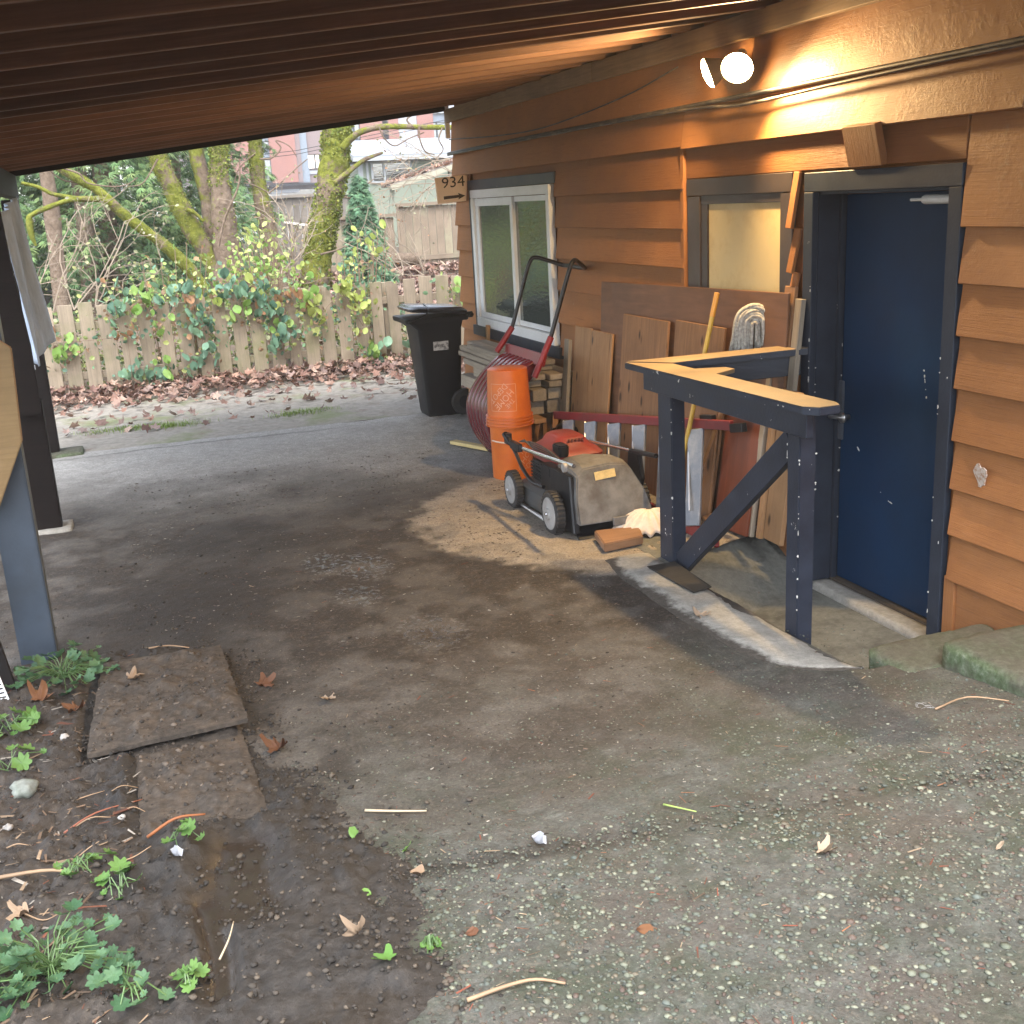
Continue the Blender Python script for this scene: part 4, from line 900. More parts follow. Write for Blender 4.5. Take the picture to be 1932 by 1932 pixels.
for k in range(9):
    a = Vector((2.98 + random.uniform(-.05, .12), 8.05 - random.uniform(0, .3), .13)); b = a + Vector((random.uniform(.15, .3), random.uniform(.0, .5), random.uniform(.2, .34)))
    o = bar('scrap_stick', a, b, random.uniform(.02, .05), .015, (1, 0, 0), M_GREYW if k % 2 else M_BRN); tag(o, 'grey scrap stick leaning in the gap below the plank stack', 'stick', 'scrap sticks below the plank stack')
o = MB().prism([(2.575, 4.70, .118), (2.70, 4.73, .118), (2.735, 5.20, .112), (2.56, 5.205, .108)], (0, 0, .008)).build('dark_plank', M_DKPL, bevel=.004); tag(o, 'dark damp plank lying on the pale cement band at the foot of the stair rail', 'plank')
# black sack in the gap
bm = bmesh.new(); bmesh.ops.create_icosphere(bm, subdivisions=4, radius=1)
for v in bm.verts:
    s_ = 1 + .35 * (float(fbm(v.co.x * 2 + v.co.z, v.co.y * 2 - v.co.z, 2, 4, 5)) - .5); v.co = Vector((v.co.x * .13, v.co.y * .22, v.co.z * .15)) * s_
    if v.co.z < -.11: v.co.z = -.11
for f in bm.faces: f.smooth = True
me = bpy.data.meshes.new('sack'); bm.to_mesh(me); bm.free()
tag(link('rubbish_sack', me, plain('black_sack', (.008, .008, .009), .28, bump=.4, bscale=30), None, (3.2, 7.85, .24)), 'black plastic sack crumpled below the plank stack', 'sack')
o = bar('yellow_batten', (2.60, 8.95, .115), (2.78, 8.45, .125), .07, .03, (1, 0, 0), plain('pale_yellow_wood', (.55, .42, .18), .6)); tag(o, 'short pale yellow batten on the ground behind the red scoop', 'batten')

# ------------------------------------------------------------------ broom, mop, cloth, block
br = thing('broom', 'yellow handled broom leaning between the ladder and the stair rail', 'broom', (3.0, 5.75, .15))
ax = Vector((3.28, 5.68, 1.505)) - Vector((3.02, 5.78, .20))
pb = Vector((3.02, 5.78, .20)); pt = pb + ax
MB().tube([pb, pt], .0145, 12).build('stick', plain('yellow_stick', (.55, .36, .05), .35, var=.12, dirt=(.30, .19, .05)), br, smooth=True, auto=50)
MB().tube([pb + ax * .90, pt + ax * .003], .0165, 12).build('grip', plain('orange_grip', (.62, .30, .04), .35), br, smooth=True, auto=50)
bar('head', pb + Vector((0, -.11, -.01)), pb + Vector((0, .12, -.01)), .05, .04, (0, 0, 1), M_DARKM, br, .01)
mp = thing('string_mop', 'grey string mop standing upside down with its yarn head above the stair rail', 'mop', (3.08, 5.6, .16))
pb = Vector((3.14, 5.83, .17)); pt = Vector((3.365, 5.415, 1.38)); UPZ = Vector((0, 0, 1)); MB().tube([pb, pt], .0125, 10).build('handle', wood('mop_handle_wood', (.38, .19, .075), .15, .5, rand=0), mp, smooth=True)
MB().tube([pt - Vector((.04, -.025, .02)), pt + Vector((.04, -.025, -.02))], .012, 8).build('clamp', M_DARKM, mp)
m = MB(); random.seed(5); ri = Vector((.85, -.52, 0)); fo = Vector((-.52, -.85, 0))
for k in range(120):
    r_ = random.uniform(.006, .106); dpt = random.uniform(-.055, .045) * (1.3 - r_ * 7); tl_ = random.uniform(-.25, .25); c_ = Vector((3.365, 5.415, 1.345)) + fo * dpt
    P = [c_ - ri * (r_ * random.uniform(1.0, 1.2)) - UPZ * random.uniform(.10, .24) - ri * random.uniform(0, .025)]
    for a in (175, 140, 105, 70, 35, 5): P.append(c_ + ri * (math.cos(R(a)) * r_ * random.uniform(.93, 1.07)) + UPZ * (math.sin(R(a)) * r_ * 1.02 + .004 * random.random()) + fo * (tl_ * math.cos(R(a)) * r_))
    P.append(c_ + ri * (r_ * random.uniform(.85, 1.12)) - UPZ * random.uniform(.08, .17)); m.tube(smoothpath(P, 3), .0098, 6)
m.build('yarn_head', plain('grey_mop_yarn', (.40, .38, .34), .9, var=.45, scale=60, dirt=(.22, .19, .16)), mp, smooth=True)
MB().prism([(3.05, 5.62, .155), (3.05, 5.74, .16), (3.05, 5.70, .22), (3.05, 5.63, .21)], (.07, -.02, .02)).build('bracket', plain('rusty_bracket', (.09, .07, .055), .6, .5), mp, bevel=.004)
# pleated white mop head on the floor
V = []; F = []; nu, nv_ = 84, 12
for j in range(nv_ + 1):
    t = j / nv_
    for i in range(nu + 1):
        a = R(-20) + R(230) * i / nu; pl_ = math.sin(i / nu * math.pi * 2 * 11); r = .02 + (.185 + .02 * math.sin(i * .9)) * t + pl_ * .006 * t
        V.append((2.90 + math.cos(a + math.pi * .86) * r * 1.08, 5.84 + math.sin(a + math.pi * .86) * r * .68, .115 + .125 * (1 - t ** 2.0) + pl_ * .011 * min(1, t * 2)))
for j in range(nv_):
    for i in range(nu): q = j * (nu + 1) + i; F.append((q, q + 1, q + nu + 2, q + nu + 1))
m = MB(); m.add(V, F); o = m.build('cotton_mop_head', plain('cream_cotton', (.70, .60, .50), .85, var=.08, scale=14, dirt=(.5, .40, .31)), smooth=True); so = o.modifiers.new('t', 'SOLIDIFY'); so.thickness = .006
tag(o, 'white pleated cotton mop head lying by the foot of the stair rail', 'mop head')
o = MB().prism([(2.475, 5.565, .105), (2.74, 5.60, .105), (2.81, 5.80, .105), (2.535, 5.84, .105)], (0, 0, .052)).build('wood_block', wood('brown_block', (.27, .145, .075), .2, .7, rand=0), bevel=.006); tag(o, 'flat brown wooden block lying on the concrete in front of the mop head', 'block')
o = MB().prism([(3.12, 5.45, .19), (3.36, 5.52, .20), (3.40, 5.70, .20), (3.14, 5.62, .19)], (0, 0, .02)).build('wood_offcut', M_KNOT, bevel=.003); tag(o, 'thin wood offcut lying on the floor below the rust red sheet', 'offcut')
# ------------------------------------------------------------------ foreground: muddy boards, leaves, plants, stones
M_MUDB = None
n = NT('muddy_plywood'); v = n.vec(rand=False); f = n.noise(v, 7, 7, .68); f2 = n.noise(v, 45, 6, .7); g = n.noise(n.vec((1.5, 26, 1)), 3, 5, .6)
c = n.ramp(g, [(.3, (.075, .056, .040)), (.7, (.155, .12, .09))]); c = n.mix(n.rng(f, .30, .52, .25, 1), c, n.ramp(f2, [(.3, (.028, .023, .0185)), (.55, (.060, .049, .039)), (.75, (.115, .095, .076))]))
n.set(c, .85, n.bump(n.math('ADD', f, n.math('MULTIPLY', f2, .5)), .55, .012), spec=.3); M_MUDB = n.m
# scattered small stuff ------------------------------------------------------
def ico(sub=1):
    bm = bmesh.new(); bmesh.ops.create_icosphere(bm, subdivisions=sub, radius=1); V = np.array([v.co[:] for v in bm.verts]); F = np.array([[v.index for v in f.verts] for f in bm.faces]); bm.free(); return V, F
IV, IF = ico(1); IV2, IF2 = ico(2)
def scatter(name, P, S, col, mat, BV, BF, flat=.6, jit=.25, kind='stuff', smooth=True, rot=None):
    N = len(P); a = rng.uniform(0, 6.28, N) if rot is None else rot; ca, sa = np.cos(a), np.sin(a)
    B = BV[None] * (1 + rng.uniform(-jit, jit, (N, len(BV), 1))) * S[:, None, :]
    X = B[..., 0] * ca[:, None] - B[..., 1] * sa[:, None]; Y = B[..., 0] * sa[:, None] + B[..., 1] * ca[:, None]
    V = np.stack([X, Y, B[..., 2]], -1) + P[:, None, :]
    F = (BF[None] + (np.arange(N) * len(BV))[:, None, None]).reshape(-1, BF.shape[1])
    me = npmesh(name, V.reshape(-1, 3), F, smooth, np.repeat(col, len(BV), 0)); return tag(link(name, me, mat), kind=kind)
def mat_tint(name, rough=.7, tr=0., spec=.35):
    n = NT(name); c = n.attr('tint'); f = n.noise(n.vec(rand=False), 60, 3, .6); c = n.mix(n.rng(f, .3, .7, .35, 0), c, (.03, .028, .025)); m = n.set(c, rough, spec=spec)
    if tr:
        t = n.n('ShaderNodeBsdfTranslucent'); n.l(c, t.inputs[0]); x = n.n('ShaderNodeMixShader'); x.inputs[0].default_value = tr; n.l(n.b.outputs[0], x.inputs[1]); n.l(t.outputs[0], x.inputs[2]); n.l(x.outputs[0], n.out.inputs[0])
    return m
def pick(cols, N):
    cols = np.array(cols); return cols[rng.integers(0, len(cols), N)] * rng.uniform(.7, 1.25, (N, 1))
M_CRUMB = mat_tint('crumb_soil', .85)
def mud_board(P, zs, label, seed):
    """P four corners (x, y) round the board, zs their heights"""
    A = [Vector((x, y, z)) for (x, y), z in zip(P, zs)]; nu, nv_ = 56, 84; V = []; F = []; C = sum(A, Vector()) / 4
    for lay in (0, 1):
        for j in range(nv_ + 1):
            for i in range(nu + 1):
                u, t = i / nu, j / nv_; p = A[3].lerp(A[2], u).lerp(A[0].lerp(A[1], u), t)
                e = min(u, 1 - u, t, 1 - t)
                je = (float(vn(np.array(p.x * 40), np.array(p.y * 40), seed)) - .5) * .010 * (e < .001)
                h = (max(0, float(fbm(p.x, p.y, 9, 4, seed)) - .46) * .085 + float(fbm(p.x, p.y, 38, 3, seed + 3)) * .012) * min(1, e * 14) if lay == 0 else -.018
                V.append(p + Vector((je, je, h)) - C)
    N = (nu + 1) * (nv_ + 1)
    for j in range(nv_):
        for i in range(nu):
            q = j * (nu + 1) + i; F.append((q, q + 1, q + nu + 2, q + nu + 1))
    ring = [i for i in range(nu + 1)] + [j * (nu + 1) + nu for j in range(1, nv_ + 1)] + [nv_ * (nu + 1) + i for i in range(nu - 1, -1, -1)] + [j * (nu + 1) for j in range(nv_ - 1, 0, -1)]
    for a, b in zip(ring, ring[1:] + ring[:1]): F.append((a, a + N, b + N, b))
    o = link('plywood_board', npmesh('plywood_board', V, F, True), M_MUDB, None, C); o.data.set_sharp_from_angle(angle=R(60))
    V0 = np.array([v[:] for v in V[:N]]).reshape(nv_ + 1, nu + 1, 3); M_ = 900; u = rng.uniform(.02, .98, M_); t = rng.uniform(.02, .98, M_); P_ = V0[(t * nv_).astype(int), (u * nu).astype(int)]
    kk = rng.uniform(0, 1, M_) < sstep(.36, .6, fbm(P_[:, 0], P_[:, 1], 7, 3, seed + 7)) + .08; P_ = P_[kk]; sz = rng.gamma(2.0, .0024, len(P_)).clip(.0015, .014)
    oc = scatter('dirt_crumbs', P_ + np.array([0, 0, .001]), np.stack([sz, sz * rng.uniform(.5, 1, len(P_)), sz * .6], -1), pick([(.034, .028, .023), (.058, .047, .037), (.09, .07, .052), (.14, .11, .085)], len(P_)), M_CRUMB, IV, IF, jit=.4); oc.parent = o
    return tag(o, label, 'board')
mud_board([(-.262, 5.125), (.268, 5.09), (.285, 4.115), (-.315, 4.105)], (.135, .132, .188, .172), 'larger mud covered plywood board with a pale leaf on it', 3)
mud_board([(-.15, 4.30), (.255, 4.30), (.262, 3.295), (-.142, 3.325)], (.118, .116, .178, .176), 'smaller muddy plywood board half sunk in the mud under the larger one', 9)

# leaf shapes (flat outlines, then curled)
def leaf_mesh(name, outline, curl=.25, fold=.15, seed=0, mat=None, col=None):
    n_ = len(outline); V = [(0, 0, 0)]; r_ = random.Random(seed); ph = r_.uniform(0, 6)
    for ring in (.5, 1.0):
        for x, y in outline:
            x_, y_ = x * ring, y * ring; d = math.hypot(x_, y_)
            V.append((x_, y_, curl * d * d * (1 + .6 * math.sin(math.atan2(y_, x_) * 2 + ph)) + fold * abs(x_) + .06 * math.sin(9 * x_ + ph) * d + (r_.gauss(0, .07) if curl > .3 else r_.gauss(0, .02))))
    F3 = [(0, 1 + i, 1 + (i + 1) % n_, 1 + (i + 1) % n_) for i in range(n_)]
    me = bpy.data.meshes.new(name); me.from_pydata(V, [], [(0, 1 + i, 1 + (i + 1) % n_) for i in range(n_)] + [(1 + i, 1 + n_ + i, 1 + n_ + (i + 1) % n_, 1 + (i + 1) % n_) for i in range(n_)])
    for p in me.polygons: p.use_smooth = True
    if mat: me.materials.append(mat)
    return me
def maple_outline(seed=0, lobes=5):
    r_ = random.Random(seed); P = []
    for k in range(lobes):
        a = R(-128 + 256 * k / (lobes - 1)); L = (1.0, .92, .62)[abs(k - 2)] * r_.uniform(.85, 1.1)
        for da, q in ((-.34, .66), (-.17, .90), (0, 1.0), (.16, .88), (.34, .67)): P.append((math.sin(a + da) * L * q, math.cos(a + da) * L * q))
        if k < lobes - 1: a2 = R(-128 + 256 * (k + .5) / (lobes - 1)); P.append((math.sin(a2) * .50, math.cos(a2) * .50))
    P.append((.02, -.25)); P.append((-.02, -.25)); return P
OVAL = [(math.sin(a) * .46 * (1 - .18 * math.cos(a)), .05 + .55 * (1 - math.cos(a)) * .9 + (.12 if abs(a - math.pi) < .1 else 0)) for a in np.linspace(0, 2 * math.pi, 13)[:-1]]
def lobed(seed):
    r_ = random.Random(seed); P = []
    for k in range(7):
        a = R(-150 + 300 * k / 6)
        for da, q in ((-.27, .82), (-.12, 1.0), (.08, .94), (.25, .84)): P.append((math.sin(a + da) * q * r_.uniform(.9, 1.05), math.cos(a + da) * q * r_.uniform(.9, 1.05)))
        if k < 6: a2 = R(-150 + 300 * (k + .5) / 6); P.append((math.sin(a2) * .66, math.cos(a2) * .66))
    return P
def mat_leaf(name, a, b, rough=.5, tr=.25):
    n = NT(name); v = n.vec(); f = n.noise(v, 30, 4, .6)
    c = n.mix(n.oi.outputs['Random'], a, b); c = n.mix(n.rng(f, .45, .75, 0, .4), c, c3(a, .55))
    m = n.set(c, rough, n.bump(f, .3, .003), spec=.35)
    if tr:
        t = n.n('ShaderNodeBsdfTranslucent'); n.l(c, t.inputs[0]); x = n.n('ShaderNodeMixShader'); x.inputs[0].default_value = tr; n.l(n.b.outputs[0], x.inputs[1]); n.l(t.outputs[0], x.inputs[2]); n.l(x.outputs[0], n.out.inputs[0])
    return m
ML_TAN = mat_leaf('tan_dry_leaf', (.27, .185, .118), (.37, .28, .20), .6, .1); ML_BRN = mat_leaf('brown_dry_leaf', (.12, .052, .026), (.20, .095, .045), .6, .1); ML_GRN = mat_leaf('fresh_green_leaf', (.10, .22, .05), (.18, .32, .08)); ML_WEED = mat_leaf('weed_leaf', (.042, .105, .046), (.105, .195, .095)); ML_WEED2 = mat_leaf('bright_weed_leaf', (.085, .19, .04), (.15, .265, .072))
def put_leaf(x, y, size, mat, label, seed, lobes=5, curl=.35, tilt=.2, rz_=None, dz=.006, fold=.1):
    r_ = random.Random(seed); me = leaf_mesh('fallen_leaf', maple_outline(seed, lobes) if lobes else OVAL, curl, fold, seed, mat)
    o = link('fallen_leaf', me, None, None, (x, y, soilz(x, y) + dz)); o['group'] = 'fallen leaves'; o.scale = (size * 1.05,) * 3; o.rotation_euler = (r_.uniform(-tilt, tilt), r_.uniform(-tilt, tilt), r_.uniform(0, 6.3) if rz_ is None else rz_)
    return tag(o, label, 'leaf')
put_leaf(-.135, 4.80, .052, ML_TAN, 'pale dry maple leaf lying on the larger muddy board', 1, dz=.058, tilt=.1)
put_leaf(.63, 4.30, .045, ML_TAN, 'pale tan maple leaf lying alone on the bare concrete', 2, dz=.012, tilt=.1, rz_=2.6)
put_leaf(.37, 3.93, .066, ML_BRN, 'large crumpled reddish brown maple leaf right of the muddy boards', 3, curl=.7, dz=.01)
put_leaf(.40, 4.60, .06, ML_BRN, 'small brown leaf in the gap beside the larger muddy board', 5)
put_leaf(2.46, 4.43, .060, ML_TAN, 'curled yellow tan leaf on the pale cement band by the stair rail', 4, curl=.8, tilt=.3, dz=.012)
put_leaf(.36, 2.37, .040, ML_TAN, 'curled tan leaf standing up on the mud', 6, curl=1.0, tilt=.9, dz=.03)
put_leaf(.58, 2.745, .038, ML_TAN, 'small folded tan leaf at the edge of the mud', 7, lobes=0, curl=.6)
put_leaf(.40, 2.225, .042, ML_GRN, 'green lobed leaf on the wet mud nearest the bottom', 8, curl=.2)
put_leaf(.45, 2.655, .035, ML_GRN, 'small oval green leaf on the mud edge', 9, lobes=0, curl=.2)
put_leaf(.60, 2.90, .030, ML_GRN, 'tiny curled green leaf on dark mud', 10, lobes=0, curl=.8)
put_leaf(.47, 3.02, .032, ML_GRN, 'tiny yellow green leaf above the wet rut', 11, lobes=0, curl=.5)
put_leaf(.62, 2.33, .030, ML_BRN, 'small brown leaf on the gritty concrete next to the mud', 12, lobes=0)
put_leaf(1.00, 2.13, .042, ML_BRN, 'flat brown leaf on gritty concrete above a bent twig', 13, lobes=0, curl=.1)
put_leaf(1.62, 2.25, .038, ML_TAN, 'curled pale leaf on the gritty concrete', 14, curl=.9)
put_leaf(2.0, 2.02, .024, ML_TAN, 'tiny orange tan leaf among the pebbles', 15, lobes=0)
put_leaf(-.36, 4.62, .06, ML_BRN, 'brown leaf on the soil left of the larger board', 16, curl=.6)
put_leaf(-.50, 4.72, .065, ML_BRN, 'crumpled brown leaf under the weeds by the grey post', 17, curl=.7)
put_leaf(-.45, 2.95, .05, ML_TAN, 'broken tan leaf on the soil at the left edge', 18, curl=.5)
n = NT('white_paper'); n.set((.36, .37, .40), .6); M_PAPER = n.m
for x, y, s_, lb in ((.962, 2.715, .020, 'crumpled white paper scrap on the gritty concrete'), (-.045, 3.04, .017, 'torn white paper scrap beside the seedling on the mud')):
    me = leaf_mesh('paper_scrap', [(math.sin(a) * (1 + .3 * math.sin(3 * a)), math.cos(a) * (1 + .25 * math.cos(4 * a))) for a in np.linspace(0, 6.28, 11)[:-1]], .9, .5, 4, M_PAPER)
    o = link('paper_scrap', me, None, None, (x, y, soilz(x, y) + .008)); o.scale = (s_,) * 3; o.rotation_euler = (.4, .3, 1); tag(o, lb, 'paper scrap')

# weeds
LW = [leaf_mesh('leaf', lobed(i), .25, .12, i, ML_WEED) for i in range(4)]; LW2 = [leaf_mesh('leaf', lobed(i), .25, .12, i + 9, ML_WEED2) for i in range(3)]
M_STEM = plain('green_stem', (.085, .15, .05), .5)
def weed(x, y, nl, spread, size, label, meshes, seed, hmax=.10, ecc=1.0):
    r_ = random.Random(seed); t = thing('weed_plant', label, 'plant', (x, y, soilz(x, y)), 'weeds growing in the mud'); L = t.location.copy(); st = MB()
    for k in range(nl):
        a = r_.uniform(0, 6.28); d = spread * math.sqrt(r_.uniform(.02, 1)); p = Vector((x + math.cos(a) * d * ecc, y + math.sin(a) * d, 0)); p.z = soilz(p.x, p.y) + r_.uniform(.015, hmax) * (1.15 - d / spread * .6)
        o = link('leaf', r_.choice(meshes), None, t, p); s_ = size * r_.uniform(.4, 1.2); o.scale = (s_,) * 3
        o.rotation_euler = (r_.uniform(-.45, .45) - .35 * math.sin(a), r_.uniform(-.45, .45) + .35 * math.cos(a), a - 1.57 + r_.uniform(-.6, .6))
        st.tube([L + Vector((r_.uniform(-.03, .03), r_.uniform(-.03, .03), 0)), (L + p) / 2 + Vector((0, 0, .03)), p], [.0022, .002, .0016], 4)
    st.build('stems', M_STEM, t)
weed(-.42, 5.02, 70, .25, .031, 'bushy weed clump at the foot of the blue grey post', LW, 1, .13)
weed(-.36, 2.58, 80, .19, .023, 'bushy weed clump in the bottom corner of the mud', LW, 2, .15, 1.0)
weed(-.52, 2.52, 45, .15, .024, 'dense ferny weeds at the picture edge left of the bushy clump', LW, 7, .14)
weed(-.20, 2.97, 9, .075, .030, 'small weed with seven round leaves left of the rut', LW2, 3, .05)
weed(-.31, 3.14, 12, .10, .024, 'trailing seedling with small leaves on brown litter', LW2, 4, .06)
weed(-.02, 3.14, 5, .06, .027, 'lone seedling with a bent stem between board and rut', LW2, 5, .06)
weed(-.61, 4.53, 10, .10, .045, 'pale broad leaved weed at the left picture edge', LW2, 6, .08)
weed(-.57, 4.12, 8, .12, .035, 'sparse weed on the soil above the grey rock', LW2, 10, .05)
weed(.525, 2.31, 11, .026, .014, 'tiny bright green sprout at the concrete edge', LW2, 8, .02)
weed(-.05, 2.36, 8, .05, .022, 'yellow green sprout beside the narrow rut', LW2, 9, .05)
weed(-.17, 2.34, 14, .08, .026, 'leafy weed at the bottom edge right of the bushy clump', LW, 12, .10)

# rock, twigs
def rock(x, y, r, label, mat, seed, sink=.35):
    bm = bmesh.new(); bmesh.ops.create_icosphere(bm, subdivisions=3, radius=r)
    for v in bm.verts: v.co *= .62 + .8 * float(fbm(v.co.x / r + seed, v.co.y / r + v.co.z / r, 1.8, 4, seed)); v.co.z *= .75
    for f in bm.faces: f.smooth = True
    me = bpy.data.meshes.new('rock'); bm.to_mesh(me); bm.free(); return tag(link('rock', me, mat, None, (x, y, soilz(x, y) + r * sink)), label, 'rock')
M_ROCK = plain('mossy_grey_rock', (.19, .205, .18), .85, var=.35, scale=30, bump=.5, bscale=90, dirt=(.08, .10, .06)); M_PALE = plain('pale_stone', (.33, .315, .295), .8, var=.2)
rock(-.52, 3.92, .045, 'grey green rock on the soil at the left edge', M_ROCK, 3)
rock(-.40, 4.33, .018, 'white pebble between weeds and the larger muddy board', M_PALE, 5); rock(-.55, 3.62, .015, 'pale flat stone below the grey green rock', M_PALE, 6)
rock(-.20, 3.55, .013, 'small light stone left of the sunken board', M_PALE, 7); rock(-.02, 4.35, .011, 'tiny white stone on the larger muddy board', M_PALE, 8, 2.4)
def twig(P, r, label, mat=None, seed=0):
    P = [Vector((x, y, soilz(x, y) + dz)) for x, y, dz in P]; o = MB().tube(smoothpath(P, 4), np.linspace(r, r * .55, 4 * (len(P) - 1) + 1), 6).build('twig', mat or M_TWG, smooth=True); return tag(o, label, 'twig', 'twigs on the ground')
M_TWG = plain('dry_twig', (.30, .20, .12), .7, var=.3); M_TWP = plain('pale_twig', (.46, .38, .26), .7)
twig([(.555, 3.235, .012), (.64, 3.18, .012), (.735, 3.13, .01)], .005, 'straight pale twig on the concrete beside the mud', M_TWP)
twig([(.535, 2.035, .01), (.63, 2.04, .014), (.70, 2.035, .012), (.755, 1.99, .01)], .0055, 'bent brown twig on the gritty concrete near the bottom', M_TWG)
twig([(2.62, 2.98, .012), (2.78, 3.0, .02), (2.88, 2.90, .012)], .004, 'thin dark twig by the raised walkway')
twig([(1.40, 2.76, .012), (1.46, 2.66, .01)], .0035, 'short green twig on the grey concrete', plain('green_twig', (.28, .38, .10), .6))
twig([(-.38, 3.55, .012), (-.28, 3.62, .02), (-.13, 3.70, .012)], .004, 'reddish twig against the sunken board', plain('red_twig', (.28, .10, .06), .6))
twig([(-.60, 3.22, .015), (-.42, 3.20, .02), (-.33, 3.17, .012)], .007, 'flat grey stick on the soil at the left edge')
twig([(.03, 2.49, .012), (.06, 2.55, .03), (.08, 2.63, .012)], .003, 'pale root bent over the narrow rut', M_TWP)
twig([(-.05, 5.18, .01), (.04, 5.20, .016), (.13, 5.17, .01)], .005, 'dark stick behind the larger muddy board')
twig([(-.12, 3.30, .03), (-.03, 3.285, .035), (.06, 3.29, .03)], .006, 'orange brown rotten stick under the near end of the sunken board', plain('rotten_wood', (.26, .09, .03), .7))
for k in range(8):
    x, y = random.uniform(-.62, -.2), random.uniform(2.9, 4.0); a = random.uniform(-.5, .5); l = random.uniform(.05, .13)
    twig([(x, y, .008), (x + l * .5 * math.cos(a), y + l * .5 * math.sin(a), .014), (x + l * math.cos(a), y + l * math.sin(a), .008)], .0025, 'thin dry twig in the brown litter at the left edge')

def drivez(x, y): return gz(y) + (fbm(x, y, 2.2, 4, 21) - .5) * .022 + (fbm(x, y, 26, 3, 31) - .5) * .007
def xbound(y): return np.interp(y, [.3, 1.99, 2.29, 2.72, 2.98, 3.26, 3.6, 3.8, 4.1, 5.04, 5.5], [.42, .46, .5, .55, .52, .47, .40, .34, .33, .31, .1])
CHV0 = np.array([(-1, -.5, 0), (1, -.35, .1), (.9, .4, 0), (-.9, .5, .15), (-1, -.5, .8), (1, -.35, .9), (.9, .4, .8), (-.9, .5, 1)], float); CHF0 = np.array([(4, 5, 6, 7), (0, 1, 5, 4), (1, 2, 6, 5), (2, 3, 7, 6), (3, 0, 4, 7)])
# exposed pebbles
N = 85000; x = rng.uniform(.3, 3.0, N); y = rng.uniform(1.5, 5.2, N)
dens = np.clip(1.25 * sstep(3.0, 2.0, y + (fbm(x, y, 2, 3, 7) - .5) * 1.6 - .25 * (x - 1.2)) + .22 * sstep(4.8, 3.2, y), 0, 1) * sstep(.28, .55, fbm(x, y, 3.5, 4, 19) + .12)
k = (rng.uniform(0, 1, N) < dens * .55) & (x > xbound(y) + .03); x, y = x[k], y[k]; N = len(x)
sz = rng.gamma(3.0, .0016, N).clip(.0018, .0125) * (1 - .35 * sstep(2.2, 3.2, y)); S = np.stack([sz, sz * rng.uniform(.5, 1, N), sz * .42], -1)
PEB = [(.105, .118, .088), (.145, .155, .115), (.08, .09, .07), (.19, .195, .145), (.05, .056, .046), (.125, .108, .078), (.09, .105, .09), (.095, .068, .054), (.12, .135, .098)]
scatter('pebbles', np.stack([x, y, drivez(x, y) + sz * .12], -1), S, pick(PEB, N), mat_tint('pebble_stone', .7), IV, IF, jit=.30)
# grit and flecks lying over the whole drive
N = 26000; x = rng.uniform(-.7, 3.2, N); y = 2.2 + 6.8 * rng.uniform(0, 1, N) ** 1.5; k = (x > xbound(y) - .2) & ~((x > 2.3) & (y > 3.4) & (y < 5.5)) & (rng.uniform(0, 1, N) < .25 + .75 * sstep(.42, .6, fbm(x, y, 3.2, 4, 23))); x, y = x[k], y[k]; N = len(x)
sz = rng.gamma(2.4, .0011, N).clip(.0010, .007) * (1 + .12 * (y - 3)); S = np.stack([sz, sz * rng.uniform(.3, 1, N), sz * .35], -1)
scatter('grit', np.stack([x, y, drivez(x, y) + sz * .2], -1), S, pick([(.05, .04, .032), (.03, .025, .02), (.11, .09, .07), (.20, .175, .14), (.28, .26, .22), (.075, .058, .045), (.14, .10, .075)], N), mat_tint('grit_bits', .8), CHV0, CHF0, smooth=False)
# soil crumbs along the mud and over the dark dirt
N = 34000; x = rng.uniform(-1.0, .95, N); y = rng.uniform(1.8, 6.9, N)
dens = np.exp(-((x - xbound(y) - .01) / .10) ** 2) * (y < 5.3) + .55 * (x < xbound(y)) * (y < 5.3) + .6 * sstep(.45, .0, np.hypot((x - .15), (y - 5.7) / 1.3) + (fbm(x, y, 3, 3, 4) - .5) * .5) * (y > 5.2) + .06
k = rng.uniform(0, 1, N) < dens * sstep(.35, .6, fbm(x, y, 6, 3, 8) + .1); x, y = x[k], y[k]; N = len(x)
sz = rng.gamma(2.0, .0019, N).clip(.0014, .012); S = np.stack([sz, sz * rng.uniform(.6, 1, N), sz * .65], -1)
z = np.array([soilz(a, b) for a, b in zip(x, y)])
scatter('soil_crumbs', np.stack([x, y, z + sz * .2], -1), S, pick([(.036, .030, .025), (.06, .05, .04), (.028, .024, .02), (.085, .068, .05)], N), M_CRUMB, IV, IF, jit=.4)
# litter of bark, chips, needles
CHV = np.array([(-1, -.5, 0), (1, -.35, .1), (.9, .4, 0), (-.9, .5, .15), (-1, -.5, .3), (1, -.35, .35), (.9, .4, .3), (-.9, .5, .4)], float); CHF = np.array([(0, 3, 2, 1), (4, 5, 6, 7), (0, 1, 5, 4), (1, 2, 6, 5), (2, 3, 7, 6), (3, 0, 4, 7)])
N = 1700; x = rng.uniform(-.95, .1, N); y = rng.uniform(1.9, 5.2, N); k = rng.uniform(0, 1, N) < sstep(.0, -.32, x + (fbm(x, y, 4, 3, 3) - .5) * .4); x, y = x[k], y[k]; N = len(x)
L_ = rng.gamma(2.2, .0052, N).clip(.003, .035); S = np.stack([L_, L_ * rng.uniform(.12, .5, N), L_ * rng.uniform(.1, .4, N)], -1); z = np.array([soilz(a, b) for a, b in zip(x, y)])
scatter('bark_litter', np.stack([x, y, z + .002], -1), S, pick([(.10, .065, .04), (.17, .11, .07), (.07, .05, .036), (.27, .19, .12), (.15, .055, .03), (.30, .27, .23)], N), mat_tint('litter', .8), CHV, CHF, smooth=False)
N = 1500; x = rng.uniform(.4, 3.1, N); y = rng.uniform(1.6, 6.8, N); k = (x > xbound(y)) & (rng.uniform(0, 1, N) < .25 + .75 * sstep(3.4, 2.2, y)); x, y = x[k], y[k]; N = len(x)
